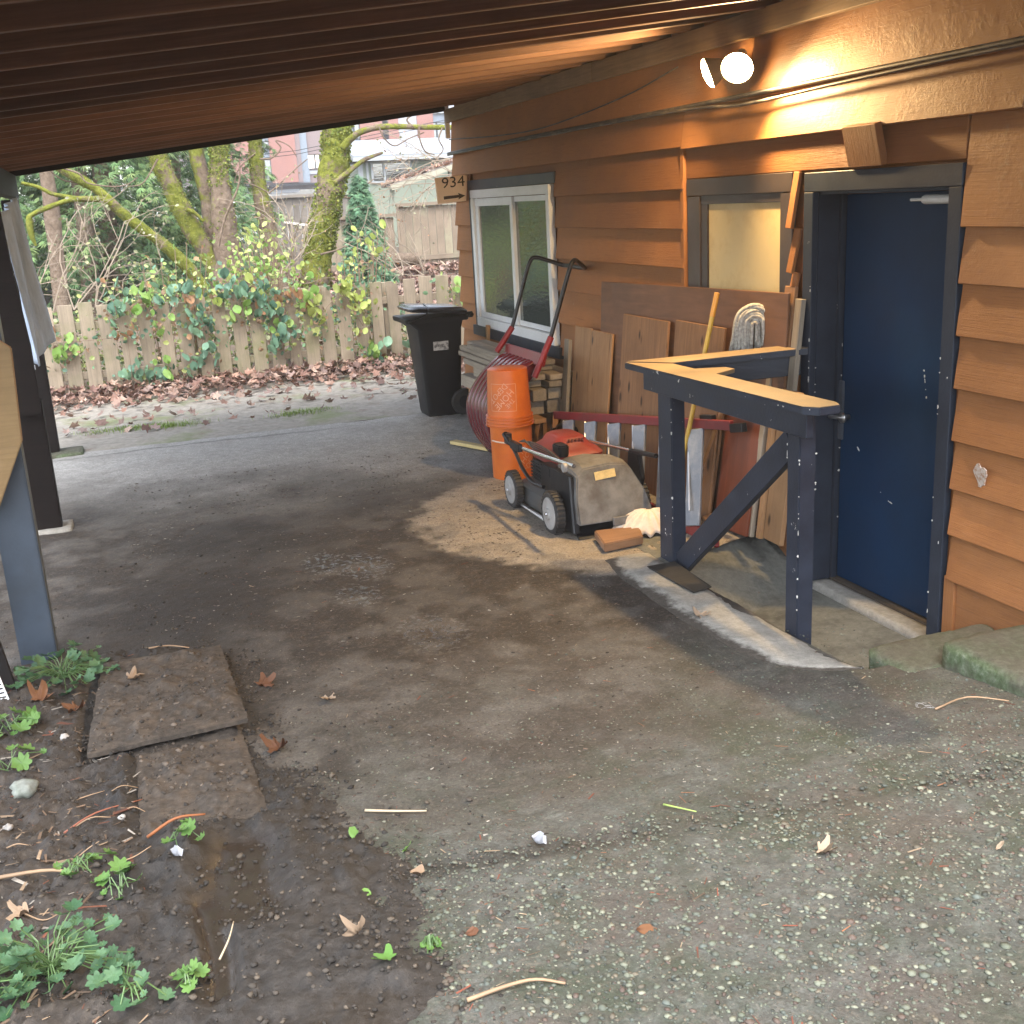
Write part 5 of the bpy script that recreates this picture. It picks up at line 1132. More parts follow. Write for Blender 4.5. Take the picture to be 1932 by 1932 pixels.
L_ = rng.gamma(2.5, .0035, N).clip(.003, .022); S = np.stack([L_, L_ * rng.uniform(.08, .3, N), L_ * .1], -1)
k = ~((x > 2.7) & (y > 3.4) & (y < 5.5)); x, y, S = x[k], y[k], S[k]; N = len(x)
scatter('needle_litter', np.stack([x, y, drivez(x, y) + .002], -1), S, pick([(.20, .060, .035), (.15, .05, .03), (.26, .11, .055), (.09, .06, .04), (.32, .24, .16)], N), mat_tint('needles', .8), CHV, CHF, smooth=False)

# white fluff caught on the concrete
M_FLUF = plain('white_fluff', (.32, .325, .33), .9, var=.05)
for i, (x, y, s_, lb) in enumerate(((2.62, 3.02, .045, 'white feather like fluff on the concrete below the raised walkway'),)):
    r_ = random.Random(i); m = MB()
    for k in range(9):
        p = Vector((x + r_.gauss(0, s_ * .3), y + r_.gauss(0, s_ * .3), soilz(x, y) + .012)); d = Vector((r_.gauss(0, 1), r_.gauss(0, .6), 0)).normalized() * s_ * r_.uniform(.3, .9)
        m.tube(smoothpath([p, p + d * .5 + Vector((d.y, -d.x, .3 * s_)) * r_.uniform(-.3, .5), p + d], 3), .0005, 3)
    tag(m.build('fluff', M_FLUF), lb, 'fluff')
# ------------------------------------------------------------------ picket fence with bramble
M_PICK = wood('weathered_picket', (.30, .245, .18), .28, .85, rand=.16, moss=(.17, .17, .085), bump=.35)
fence = thing('picket_fence', 'weathered wooden picket fence overgrown with bramble across the yard', 'fence', (1.7, 13.85, .09))
# undergrowth seen through and over the fence: one mass nobody could count
random.seed(33); x = -1.55; k = 0
while x < 5.6:
    tall = abs(x - at(722, 515, 13.85).x) < .1
    zt = (1.345 if tall else 1.185 + random.uniform(-.03, .02)); w = random.uniform(.145, .17); ln = random.uniform(-.012, .012)
    if 0.25 < x < 1.0: zt -= .04
    bar('picket', (x, 13.85 + random.uniform(-.008, .008), .075), (x + ln, 13.85, zt), w, .02, (1, 0, 0), M_PICK, fence, .004); x += .214; k += 1
for z in (.36, .93): bar('fence_rail', (-1.7, 13.89, z), (5.7, 13.89, z + .02), .085, .045, (0, 0, 1), M_PICK, fence)
for x in (-1.4, .95, 3.3, 5.5): bar('fence_post', (x, 13.96, .05), (x, 13.96, 1.16), .09, .09, (1, 0, 0), M_PICK, fence)

ML_IVY = mat_leaf('bramble_leaf', (.095, .19, .135), (.20, .34, .21), .4, .2); ML_YEL = mat_leaf('yellow_green_leaf', (.34, .42, .09), (.50, .55, .20), .5, .35); ML_LIME = mat_leaf('lime_leaf', (.20, .36, .08), (.32, .46, .14), .5, .35); ML_RUS = mat_leaf('withered_leaf', (.24, .12, .06), (.40, .24, .12), .6, .2)
OV = {m: [leaf_mesh('leaf', OVAL, c_, f_, i, m) for i, (c_, f_) in enumerate(((.3, .25), (-.2, .3), (.15, .1)))] for m in (ML_IVY, ML_YEL, ML_LIME, ML_RUS)}
M_BRST = plain('bramble_stem', (.16, .11, .07), .6)
vine = thing('bramble', 'bramble with dark and yellow green leaves climbing over the picket fence', 'bramble', (1.8, 13.75, .1))
CL = [(215, 575, 8, ML_IVY), (222, 603, 7, ML_IVY), (300, 553, 8, ML_IVY), (272, 585, 8, ML_LIME), (262, 566, 5, ML_LIME), (300, 620, 3, ML_LIME), (345, 560, 5, ML_IVY), (372, 590, 9, ML_IVY), (385, 625, 9, ML_IVY), (362, 600, 5, ML_RUS), (392, 660, 7, ML_IVY), (400, 560, 6, ML_YEL), (372, 690, 6, ML_IVY), (430, 545, 12, ML_IVY), (465, 560, 10, ML_IVY), (455, 590, 7, ML_LIME), (480, 555, 5, ML_YEL), (505, 570, 12, ML_IVY), (512, 600, 9, ML_IVY), (498, 545, 4, ML_IVY), (540, 640, 6, ML_IVY), (520, 655, 8, ML_IVY), (530, 620, 4, ML_LIME), (492, 585, 3, ML_RUS), (555, 575, 8, ML_RUS), (575, 570, 9, ML_LIME), (590, 590, 9, ML_YEL), (600, 605, 5, ML_YEL), (655, 555, 9, ML_YEL), (675, 575, 8, ML_YEL), (690, 590, 6, ML_YEL), (685, 615, 5, ML_YEL), (640, 545, 5, ML_YEL), (118, 655, 6, ML_LIME), (105, 680, 5, ML_LIME), (100, 648, 4, ML_RUS), (240, 635, 4, ML_RUS), (250, 715, 8, ML_IVY), (290, 722, 9, ML_IVY), (310, 700, 5, ML_LIME), (695, 670, 8, ML_LIME), (715, 680, 6, ML_IVY), (785, 672, 5, ML_IVY), (865, 545, 6, ML_LIME), (868, 565, 4, ML_LIME), (415, 530, 6, ML_YEL), (540, 530, 6, ML_YEL), (610, 525, 5, ML_YEL), (700, 505, 4, ML_YEL), (675, 500, 3, ML_YEL), (718, 515, 4, ML_LIME)]
st = MB(); prev = None; random.seed(8); NLF = 0
for px, py, nl, mt in CL:
    c = at(px, py, 13.74)
    for i in range(int(nl * 1.0)):
        p = c + Vector((random.gauss(0, .075), random.uniform(-.07, .03), random.gauss(0, .075))); s_ = random.uniform(.07, .125) * (1.1 if mt is ML_IVY else 1)
        if NLF >= 300: break
        NLF += 1; o = link('leaf', random.choice(OV[mt]), None, vine, p); o.scale = (s_,) * 3; o.rotation_euler = (random.uniform(.5, 1.9), random.uniform(-.6, .6), random.uniform(-1.2, 1.2) + (3.14 if random.random() < .5 else 0) + 1.57 * (random.random() < .4))
    if prev is not None and (c - prev).length < .9:
        m_ = (c + prev) / 2 + Vector((0, -.02, random.uniform(-.05, .10))); st.tube(smoothpath([prev, m_, c], 4), .004, 5)
    prev = c
st.build('stems', M_BRST, vine)

# leaf litter: joined because nobody could count it
def leafcloud(P, size, nrm_up, cols, out=(OVAL,), upj=.6):
    """many small folded leaves; returns arrays for npmesh"""
    ol = np.array(out[0]); n_ = len(ol); N = len(P)
    r1 = rng.uniform(0, 6.28, N); tx = rng.normal(0, upj, N); ty = rng.normal(0, upj, N)
    up = np.stack([tx, ty, np.full(N, nrm_up)], -1); up /= np.linalg.norm(up, axis=1, keepdims=True)
    ref = np.stack([np.cos(r1), np.sin(r1), np.zeros(N)], -1); u = np.cross(ref, up); u /= np.linalg.norm(u, axis=1, keepdims=True) + 1e-9; w = np.cross(up, u)
    curl = rng.uniform(-.2, .7, (N, 1)); L0 = np.vstack([[0, .35], ol]); X, Y = L0[:, 0], L0[:, 1]
    Zc = curl * (X ** 2 + (Y - .4) ** 2)[None] + .12 * np.abs(X)[None]
    V = P[:, None, :] + size[:, None, None] * (u[:, None, :] * X[None, :, None] + w[:, None, :] * Y[None, :, None] + up[:, None, :] * Zc[:, :, None])
    F = np.array([(0, 1 + i, 1 + (i + 1) % n_) for i in range(n_)]); F = (F[None] + (np.arange(N) * (n_ + 1))[:, None, None]).reshape(-1, 3)
    return V.reshape(-1, 3), F, np.repeat(cols, n_ + 1, 0)
HEX = [(0, 0), (.38, .3), (.30, .75), (0, 1.0), (-.30, .75), (-.38, .3)]
MAPLE7 = [(0, -.2), (.55, -.1), (.35, .25), (.8, .55), (.3, .6), (0, 1.0), (-.3, .6), (-.8, .55), (-.35, .25), (-.55, -.1)]
M_LIT = mat_tint('leaf_litter', .65, .1)
def terr(x, y): return terrain(x, y)
N = 2000; x = rng.uniform(-1.6, 4.6, N); y = 13.9 - np.abs(rng.normal(0, .45, N)) ; y = np.where(rng.uniform(0, 1, N) < .10, rng.uniform(11.2, 13.8, N), y)
k = y > 11.0; x, y = x[k], y[k]; N = len(x); z = terr(x, y) + .02 + .13 * sstep(12.9, 13.8, y) * rng.uniform(0, 1, N) + .035 * rng.uniform(0, 1, N)
RUST = [(.25, .135, .095), (.33, .20, .145), (.19, .10, .075), (.42, .29, .225), (.25, .17, .14), (.16, .09, .072), (.36, .235, .18), (.30, .21, .18)]
V, F, C_ = leafcloud(np.stack([x, y, z], -1), rng.uniform(.045, .095, N), 1.0, pick(RUST, N), (MAPLE7,), .55)
tag(link('leaf_litter', npmesh('leaf_litter', V, F, False, C_), M_LIT), kind='stuff')
N = 3200; x = rng.uniform(2.2, 8.4, N); y = rng.uniform(17.5, 22.2, N); z = terr(x, y) + .05 + .22 * np.exp(-((x - 6.3) / 1.4) ** 2 - ((y - 20.6) / .9) ** 2) * rng.uniform(.5, 1, N)
V, F, C_ = leafcloud(np.stack([x, y, z], -1), rng.uniform(.07, .14, N), 1.0, pick(RUST + [(.3, .22, .15)], N), (MAPLE7,), .6)
tag(link('bank_leaf_litter', npmesh('bank_leaf_litter', V, F, False, C_), M_LIT), kind='stuff')
N = 5200; x = rng.uniform(-1.8, 5.4, N); y = rng.uniform(14.05, 15.3, N); hh = np.clip(.75 + .5 * (fbm(x, y * 0, 1.1, 4, 6) - .3), .3, 1.25); z = terr(x, y) + rng.uniform(0, 1, N) ** 1.1 * hh * sstep(5.2, 3.0, x) + .03
UG = [(.30, .36, .10), (.22, .30, .09), (.38, .40, .16), (.16, .20, .07), (.30, .20, .11), (.22, .13, .08), (.40, .42, .24), (.14, .22, .12)]
V, F, C_ = leafcloud(np.stack([x, y, z], -1), rng.uniform(.04, .085, N), .5, pick(UG, N), (HEX,), .9)
tag(link('undergrowth', npmesh('undergrowth', V, F, False, C_), mat_tint('undergrowth_leaf', .6, .3)), kind='stuff')
N = 1150; k_ = rng.integers(0, len(CL), N); c0_ = np.array([at(q[0], q[1], 13.76)[:] for q in CL])[k_]; P_ = c0_ + rng.normal(0, 1, (N, 3)) * np.array([.13, .03, .12]); P_ = P_[P_[:, 2] > .12]
V, F, C_ = leafcloud(P_, rng.uniform(.035, .075, len(P_)), .3, pick([(.36, .40, .13), (.16, .28, .15), (.28, .34, .12), (.11, .21, .14), (.32, .2, .12)], len(P_)), (HEX,), .9)
o = link('small_leaves', npmesh('small_leaves', V - np.array(vine.location), F, False, C_), mat_tint('bramble_small_leaf', .5, .3), vine, vine.location); tag(o, kind='stuff')
# grass tufts on the yard edge
GB = np.array([(-.06, 0, 0), (.06, 0, 0), (.04, .25, .6), (-.04, .25, .6), (0, .6, 1.0)], float); GF = np.array([(0, 1, 2), (0, 2, 3), (3, 2, 4)])
N = 2600; cl_ = rng.integers(0, 5, N); cx_ = np.array([-.1, .42, .2, 1.7, 3.4])[cl_]; cy_ = np.array([11.5, 11.38, 11.45, 11.3, 11.7])[cl_]
x = cx_ + rng.normal(0, .17, N); y = cy_ + rng.normal(0, .06, N); s_ = rng.uniform(.02, .05, N)
scatter('grass_tufts', np.stack([x, y, terr(x, y) - .005], -1), np.stack([s_, s_, s_], -1), pick([(.19, .30, .05), (.26, .36, .08), (.14, .22, .04)], N), mat_tint('grass_blades', .6, .3), GB, GF, smooth=False)

# ------------------------------------------------------------------ trees
def mat_bark():
    n = NT('mossy_bark'); v = n.vec(rand=False); f = n.noise(v, 2.2, 6, .65); f2 = n.noise(v, 14, 6, .7); f3 = n.noise(v, 60, 4, .7)
    g = n.n('ShaderNodeSeparateXYZ'); n.l(n.tc.outputs['Object'], g.inputs[0])
    bark = n.ramp(f2, [(.3, (.115, .082, .058)), (.7, (.25, .19, .14))]); moss = n.ramp(f2, [(.3, (.075, .085, .012)), (.5, (.15, .162, .026)), (.75, (.25, .255, .055))])
    k = n.math('ADD', n.math('MULTIPLY', n.attr('mossy', 'Fac'), .72), n.math('ADD', n.math('MULTIPLY', n.math('SUBTRACT', f, .5), 2.2), n.math('MULTIPLY', n.math('SUBTRACT', f2, .5), .9)))
    c = n.mix(n.rng(k, .38, .58, 0, 1), bark, moss)
    return n.set(c, .95, n.bump(n.math('ADD', f2, n.math('MULTIPLY', f3, .6)), .9, .05), spec=.15)
M_BARK = mat_bark()
def limb(name, P, rad, parent, moss=(.5, .5), seg=14, lump=.10, k=8, loc=None):
    Q = smoothpath(P, k); m = len(Q); rr = np.interp(np.linspace(0, 1, m), np.linspace(0, 1, len(rad)), rad); mm = np.interp(np.linspace(0, 1, m), np.linspace(0, 1, len(moss)), moss)
    t = MB().tube(Q, list(rr), seg); V = np.array(t.v); C_ = np.repeat(np.array([q[:] for q in Q]), seg, 0); d = V[:m * seg] - C_[:m * seg]
    nz_ = fbm(V[:, 0] * 3 + V[:, 2] * 1.3, V[:, 2] * 3 + V[:, 1], 1.6, 4, 3)[:m * seg]; V[:m * seg] = C_ + d * (1 + (nz_[:, None] - .5) * lump * 4)
    o0 = wloc(parent) if parent else Vector(V.mean(0)); V = V - np.array(o0)
    quads = [f for f in t.f if len(f) == 4]; me = npmesh(name, V, np.array(quads), True); fattr(me, 'mossy', np.repeat(mm, seg)); return link(name, me, M_BARK, parent, o0)
def tree(label, P, rad, moss, boughs=()):
    t = thing('mossy_tree', label, 'tree', P[0], 'mossy trees behind the picket fence'); lb = limb('trunk', P, rad, t, moss, 26, .12, 14)
    vs = np.empty(len(lb.data.vertices) * 3, np.float32); lb.data.vertices.foreach_get('co', vs); vs = vs.reshape(-1, 3); ns = np.empty(len(vs) * 3, np.float32); lb.data.vertices.foreach_get('normal', ns); ns = ns.reshape(-1, 3)
    mv = np.empty(len(vs), np.float32); lb.data.attributes['mossy'].data.foreach_get('value', mv); ii = rng.integers(0, len(vs), 9000); jj = np.minimum(ii + 26, len(vs) - 1); u_ = rng.uniform(0, 1, (9000, 1)); pp = vs[ii] * (1 - u_) + vs[jj] * u_ + ns[ii] * .012 * min(1, np.mean(rad) / .2)
    kk = (rng.uniform(0, 1, 9000) < mv[ii] * 1.1) & (fbm(pp[:, 0] * 2 + pp[:, 1], pp[:, 2] * 2, 1.6, 4, 3) + .25 * mv[ii] > .55); pp = pp[kk]
    if len(pp):
        Vm, Fm, Cm = leafcloud(pp, rng.uniform(.02, .05, len(pp)) * min(1, np.mean(rad) / .2) ** 1.3, .4, pick([(.115, .14, .024), (.19, .215, .04), (.27, .285, .075), (.15, .195, .04)], len(pp)), (HEX,), 1.2)
        tag(link('moss', npmesh('moss', Vm, Fm, False, Cm), mat_tint('moss_tufts', .95, .2, .1), t, t.location), kind='stuff')
    for bp, br_, bm_ in boughs: limb('branch', bp, br_, t, bm_, 8, .08)
    return t
def A(l, Y, Y2=None): return [at(px, py, Y + ((Y2 - Y) * i / (len(l) - 1) if Y2 else 0)) for i, (px, py) in enumerate(l)]
def twigs(P0, d, n_, L, r_, seed):
    """random thin branchlets round a limb"""
    rr = random.Random(seed); out = []
    for i in range(n_):
        p = P0[0].lerp(P0[1], rr.random()); v = (Vector(d) + Vector((rr.uniform(-1, 1), rr.uniform(-.6, .6), rr.uniform(-.8, .8)))).normalized(); l = L * rr.uniform(.4, 1); q = [p]
        for s_ in range(4): v = (v + Vector((rr.uniform(-.35, .35), rr.uniform(-.3, .3), rr.uniform(-.35, .35)))).normalized(); q.append(q[-1] + v * l / 4)
        out.append((q, (r_, r_ * .5), (.1, 0)))
    return out
UP = Vector((0, 0, 1))
ta = A([(585, 610), (592, 555), (601, 480), (619, 380), (633, 290), (640, 225)], 17.5) + [at(648, 150, 17.5), at(650, 20, 17.4)]
tree('thick mossy leaning tree trunk with a long horizontal branch to the house', ta, (.27, .23, .205, .20, .21, .20, .17, .12), (.55, .75, .85, .8, .8, .8, .8), [
    (A([(648, 278), (662, 262), (684, 247.5), (727, 239), (800, 240), (900, 241)], 17.3, 16.9), (.07, .055, .05, .045, .04, .035), (.9, .75)),
    (A([(630, 345), (650, 330), (682, 305), (700, 296), (722, 288)], 17.3), (.045, .04, .03, .02), (.8, .7)),
    (A([(715, 240), (726, 262), (745, 275), (770, 262), (800, 250)], 17.0), (.012, .008), (.1, .1)), (A([(790, 240), (792, 262), (802, 285), (820, 292)], 16.9), (.014, .007), (.1, .1)), (A([(780, 240), (768, 225), (790, 210), (810, 190)], 17.1), (.016, .01), (.2, .1)), (A([(835, 240), (828, 262), (836, 282), (822, 300)], 16.9), (.012, .007), (.1, .1)),
    (A([(605, 480), (640, 470), (670, 452), (690, 440)], 16.9), (.016, .006), (.1, .1)), (A([(650, 372), (668, 372), (690, 350), (705, 338)], 17), (.016, .007), (.1, .1))])
tree('slanting mossy trunk left of the pale forked trunks', A([(432, 600), (418, 540), (400, 495), (345, 400), (297, 295), (280, 250), (255, 180), (235, 60)], 18.5), (.17, .15, .14, .135, .13, .12, .10), (.35, .55, .7, .75, .7, .7), [(A([(352, 395), (368, 402), (384, 418)], 18.3), (.035, .02), (.9, .9)), (A([(298, 300), (270, 345), (240, 352)], 18.2), (.014, .006), (.1, 0))])
tree('forked pale trunk with mossy upper stems beside the slanting one', A([(440, 600), (434, 540), (430, 480), (420, 400), (415, 330), (414, 280), (412, 235), (410, 60)], 18.4), (.27, .25, .22, .17, .14, .13, .13, .10), (-.1, -.1, .1, .35, .7, .85, .85), [(A([(405, 450), (398, 410), (392, 375), (380, 330), (371, 290), (365, 250), (355, 150)], 18.7), (.14, .13, .125, .12, .11, .10), (.2, .6, .75, .75)), (A([(412, 465), (425, 410), (450, 350), (452, 300)], 17.9), (.02, .012), (.0, 0))])
tree('slender mossy trunk with ivy in front of the brick building', A([(528, 560), (520, 500), (506, 430), (490, 360), (481, 268), (478, 230), (476, 60)], 19), (.19, .16, .14, .12, .105, .10, .08), (-.1, .2, .55, .8, .8), [(A([(482, 290), (468, 300), (450, 320), (442, 345)], 18.9), (.014, .007), (.1, 0)), (A([(490, 300), (512, 298), (530, 280), (520, 265), (545, 275), (560, 296)], 18.8), (.014, .006), (.1, 0)), (A([(506, 363), (480, 350), (460, 345)], 18.4), (.013, .007), (.2, 0)), (A([(507, 365), (530, 345), (556, 320), (580, 300)], 18.4), (.013, .007), (.1, 0))])
tree('thin bright mossy stem leaning far to the left over the fence', A([(400, 590), (375, 530), (340, 490), (300, 455), (240, 410), (206, 378), (170, 350), (135, 330), (95, 305), (20, 240)], 15.8), (.09, .08, .075, .07, .065, .06, .055, .05, .04), (.85, .95, .95, .95), [(A([(212, 384), (188, 376), (141, 376), (110, 384), (61, 405), (56, 419), (60, 445), (68, 464)], 15.6), (.045, .04, .035, .03, .03, .05, .035, .012), (.95, .95)), (A([(150, 376), (120, 370), (97, 365), (70, 352), (40, 345)], 15.7), (.03, .025, .02), (.9, .9)), (A([(170, 350), (150, 345), (120, 340), (90, 320)], 15.9), (.014, .007), (.1, 0)), (A([(120, 318), (150, 328), (165, 345), (210, 352), (240, 348), (260, 335)], 15.5), (.012, .006), (.1, 0))])

M_CON = mat_tint('conifer_needles', .75, .15, .2)
def conifer(name, label, cat, base, h, r, nb, cols, seed, z0=.12, droop=.5, size=(.10, .2), tr=.13, dens=26, grp='dark conifers beyond the picket fence'):
    base = Vector(base); t = thing(name, label, cat, base, grp); limb('trunk', [base, base + UP * h * .5 + Vector((.05, 0, 0)), base + UP * h], (tr, tr * .7, .01), t, (-.4, -.3), 10, .05)
    g = np.random.default_rng(seed); P = []; D = []; S = []; Cc = []
    for b in range(nb):
        q = z0 + (1 - z0) * (b + g.uniform(0, 1)) / nb; a = b * 2.39996 + g.uniform(-.4, .4); L = r * (1 - q) ** .8 * g.uniform(.75, 1.12) + .06; br = g.uniform(.65, 1.25)
        m = max(4, int(dens * L / r * 1.6)); u = g.uniform(.08, 1, m) ** .8
        lat = g.normal(0, .13, m) * L * (1.1 - u * .7); z = q * h - droop * L * u ** 1.6 + .12 * L * u + g.normal(0, .035, m) * (1 + L)
        dx, dy = math.cos(a), math.sin(a)
        P.append(np.stack([base.x + dx * L * u - dy * lat, base.y + dy * L * u + dx * lat, base.z + z], -1))
        dd = np.stack([np.full(m, dx) - dy * np.sign(lat) * .7, np.full(m, dy) + dx * np.sign(lat) * .7, -.35 - droop * u], -1) + g.normal(0, .25, (m, 3)); D.append(dd / np.linalg.norm(dd, axis=1, keepdims=True))
        S.append(g.uniform(*size, m)); Cc.append(np.array(cols)[g.integers(0, len(cols), m)] * g.uniform(.75, 1.25, (m, 1)) * br)
    P, D, S, Cc = map(np.concatenate, (P, D, S, Cc)); N = len(P)
    side = np.cross(D, g.normal(0, 1, (N, 3)) * .5 + np.array([0, 0, 1])); side /= np.linalg.norm(side, axis=1, keepdims=True) + 1e-9
    # each spray: a central blade with two side blades
    tri = []; colr = []
    for da, l, w in ((0, 1.0, .055), (.75, .62, .05), (-.75, .62, .05), (.4, .85, .05), (-.4, .85, .05)):
        d2 = D * math.cos(da) + side * math.sin(da); s2 = -D * math.sin(da) + side * math.cos(da); L = (S * l)[:, None]; Wd = (S * w)[:, None]
        tri.append(np.stack([P - s2 * Wd * .3, P + s2 * Wd * .3, P + d2 * L * .55 + s2 * Wd, P + d2 * L + np.array([0, 0, -.25]) * L * .3, P + d2 * L * .55 - s2 * Wd], 1)); colr.append(Cc)
    V = np.concatenate(tri).reshape(-1, 3) - np.array(base); K = len(V) // 5; q = np.arange(K)[:, None] * 5
    F = np.concatenate([q + np.array([[0, 1, 2]]), q + np.array([[0, 2, 4]]), q + np.array([[4, 2, 3]])]); C2 = np.repeat(np.concatenate(colr), 5, 0)
    link('crown', npmesh('crown', V, F, False, C2), M_CON, t, base); return t
GR = [(.105, .19, .075), (.145, .25, .095), (.18, .28, .105), (.075, .145, .062), (.22, .30, .115)]
for i, (x, y, h, r) in enumerate(((-1.5, 21.5, 9, 2.2), (.15, 20.6, 8, 1.9), (1.45, 22.6, 9, 2.1), (-3.4, 23, 9, 2.4), (-.6, 25.5, 11, 2.6), (2.6, 26.5, 9, 1.7), (-2.6, 29, 12, 3), (-6, 33, 13, 3.2), (.6, 34, 13, 3), (3.2, 36, 12, 2.4), (-3.4, 38, 14, 3.4))):
    conifer('conifer', ('dark conifer at the left end behind the fence', 'nearest dark conifer behind the thin mossy stem', 'dark conifer behind the slanting mossy trunk', 'dark conifer at the left edge of the yard view', 'tall dark conifer behind the nearest one', 'conifer between the trunks and the far houses', 'tall conifer on the left behind the front row', 'far conifer at the left edge, half hidden', 'far conifer behind the tall dark one', 'far conifer left of the brick building', 'farthest pale conifer in the gap between the dark ones')[i], 'conifer', (x, y, float(terr(np.array(x), np.array(y))) - .1), h, r, 110, GR, i + 3, .04, .55, (.10, .22), .17, 105 if i < 4 else (60 if i < 7 else 40))
fb = at(696, 560, 17.0); fb.z = .32
conifer('fir_sapling', 'small bushy blue green fir in front of the board fence', 'fir', fb, 2.18, .50, 110, [(.13, .26, .15), (.18, .33, .19), (.10, .21, .12), (.23, .38, .21)], 41, .02, .15, (.05, .11), .04, 150, None)
for px, w, Y, lab in ((172, .16, 20, 'bare dark trunk standing at the left among the conifers'), (290, .14, 23, 'bare dark trunk between the thin stem and the slanting trunk'), (112, .13, 18.5, 'greyish bare trunk near the left carport post')):
    b = at(px, 560, Y); b.z = float(terr(np.array(b.x), np.array(Y))) - .1; t = thing('dead_tree', lab, 'tree', b, None); limb('trunk', [b, b + UP * 3 + Vector((.1, 0, 0)), b + UP * 8], (w, w * .8, w * .5), t, (-.3, -.2), 12)

# shrubs
def shrub(label, pts, Y, n_, spread, size, mats, seed, nl_obj=60, grp=None, name='shrub', stemcol=None):
    rr = random.Random(seed); c0 = at(*pts[len(pts) // 2], Y); c0.z = float(terr(np.array(c0.x), np.array(Y))); t = thing(name, label, 'shrub', c0, grp); st = MB(); P = []
    for i in range(n_):
        a = at(*rr.choice(pts), Y); p = a + Vector((rr.gauss(0, spread), rr.gauss(0, .25), rr.gauss(0, spread * .8))); P.append(p)
    for p in P[:40]: st.tube(smoothpath([Vector((c0.x + (p.x - c0.x) * .5, p.y, c0.z)), Vector((c0.x + (p.x - c0.x) * .75, p.y, (c0.z + p.z) / 2)), p], 3), .006, 4)
    st.build('stems', M_BRST, t)
    for p in P[:nl_obj]:
        o = link('leaf', rr.choice(OV[rr.choice(mats)]), None, t, p); o.scale = (size * rr.uniform(.7, 1.3),) * 3; o.rotation_euler = (rr.uniform(0, 1.6), rr.uniform(-.8, .8), rr.uniform(0, 6.3))
    if n_ > nl_obj:
        Q = np.array([p[:] for p in P[nl_obj:]]); V, F, C_ = leafcloud(Q, rng.uniform(size * .6, size * 1.1, len(Q)), .6, pick([(.36, .42, .12), (.26, .36, .10), (.45, .47, .20), (.20, .28, .08)], len(Q)), (HEX,), .8)
        o = link('small_leaves', npmesh('small_leaves', V - np.array(c0), F, False, C_), mat_tint('shrub_leaf', .55, .35), t, c0); tag(o, kind='stuff')
shrub('yellow green leafy shrub between the forked trunk and the thick mossy tree', [(450, 500), (480, 480), (520, 500), (470, 520), (510, 530), (440, 530), (550, 520)], 15.2, 330, .20, .07, [ML_YEL, ML_LIME], 3, 120)
shrub('pale lit shrub in front of the slender ivy trunk', [(480, 460), (500, 450), (530, 458), (470, 475)], 17.2, 60, .2, .085, [ML_YEL], 4, 40)
shrub('sparse pale leaves beside the small fir', [(680, 490), (690, 470), (665, 505), (700, 455)], 14.6, 22, .12, .085, [ML_YEL], 5, 22)
shrub('low green undergrowth behind the middle of the fence', [(330, 530), (380, 535), (300, 545), (420, 540), (250, 555)], 14.6, 260, .26, .06, [ML_LIME, ML_RUS, ML_IVY], 6, 60)
def twiggy(label, roots, Y, seed, L=1.1, lean_=(.5, 0, .5), n_=9, budcol=(.30, .31, .17), buds=True):
    rr = random.Random(seed); c0 = at(*roots[0], Y); t = thing('bare_shrub', label, 'shrub', c0, 'bare twiggy shrubs behind the fence'); st = MB(); bd = []
    def grow(p, v, l, r_, dep):
        q = [p]
        for s_ in range(5): v = (v + Vector((rr.uniform(-.3, .3), rr.uniform(-.2, .2), rr.uniform(-.3, .25)))).normalized(); q.append(q[-1] + v * l / 5)
        st.tube(q, list(np.linspace(r_, r_ * .55, 6)), 5, False); bd.append(q[-1]); bd.append(q[3])
        if dep:
            for s_ in (1, 2, 3, 4, 5):
                if rr.random() < .62: grow(q[s_], (v + Vector((rr.uniform(-1, 1), rr.uniform(-.5, .5), rr.uniform(-.8, .8)))).normalized(), l * rr.uniform(.4, .65), r_ * .55, dep - 1)
    for i in range(n_): grow(at(*rr.choice(roots), Y + rr.uniform(-.3, .3)), (Vector(lean_) + Vector((rr.uniform(-.9, .9), rr.uniform(-.3, .3), rr.uniform(-.3, .5)))).normalized(), L * rr.uniform(.6, 1.1), .009, 2)
    o = st.build('branches', plain('grey_twigs', (.24, .19, .14), .8, var=.2), t); tag(o, kind='stuff')
    if buds:
        Q = np.array([b[:] for b in bd if rr.random() < .6]); V, F, C_ = leafcloud(Q, rng.uniform(.025, .06, len(Q)), .5, pick([budcol, (.26, .25, .12), (.32, .31, .2)], len(Q)), (HEX,), .9)
        o = link('buds', npmesh('buds', V - np.array(c0), F, False, C_), mat_tint('bud_leaf', .6, .3), t, c0); tag(o, kind='stuff')
twiggy('bare twiggy shrub with pale buds at the left end of the fence', [(100, 590), (140, 585), (60, 580), (180, 580)], 14.7, 3, 1.2, (.5, 0, .6), 12)
twiggy('thin bare twigs reaching up between the fir and the house', [(800, 520), (850, 500), (760, 520)], 16, 5, 1.1, (-.4, 0, .5), 7, buds=False)
twiggy('tangle of thin twigs in front of the shed', [(860, 330), (850, 300), (840, 345)], 19, 6, 1.4, (-.9, 0, .05), 12, (.4, .2, .1))
twiggy('dry reddish twigs beside the thick mossy tree', [(545, 500), (560, 470), (530, 520)], 16.6, 9, 1.0, (.2, 0, .8), 8, (.4, .27, .15))

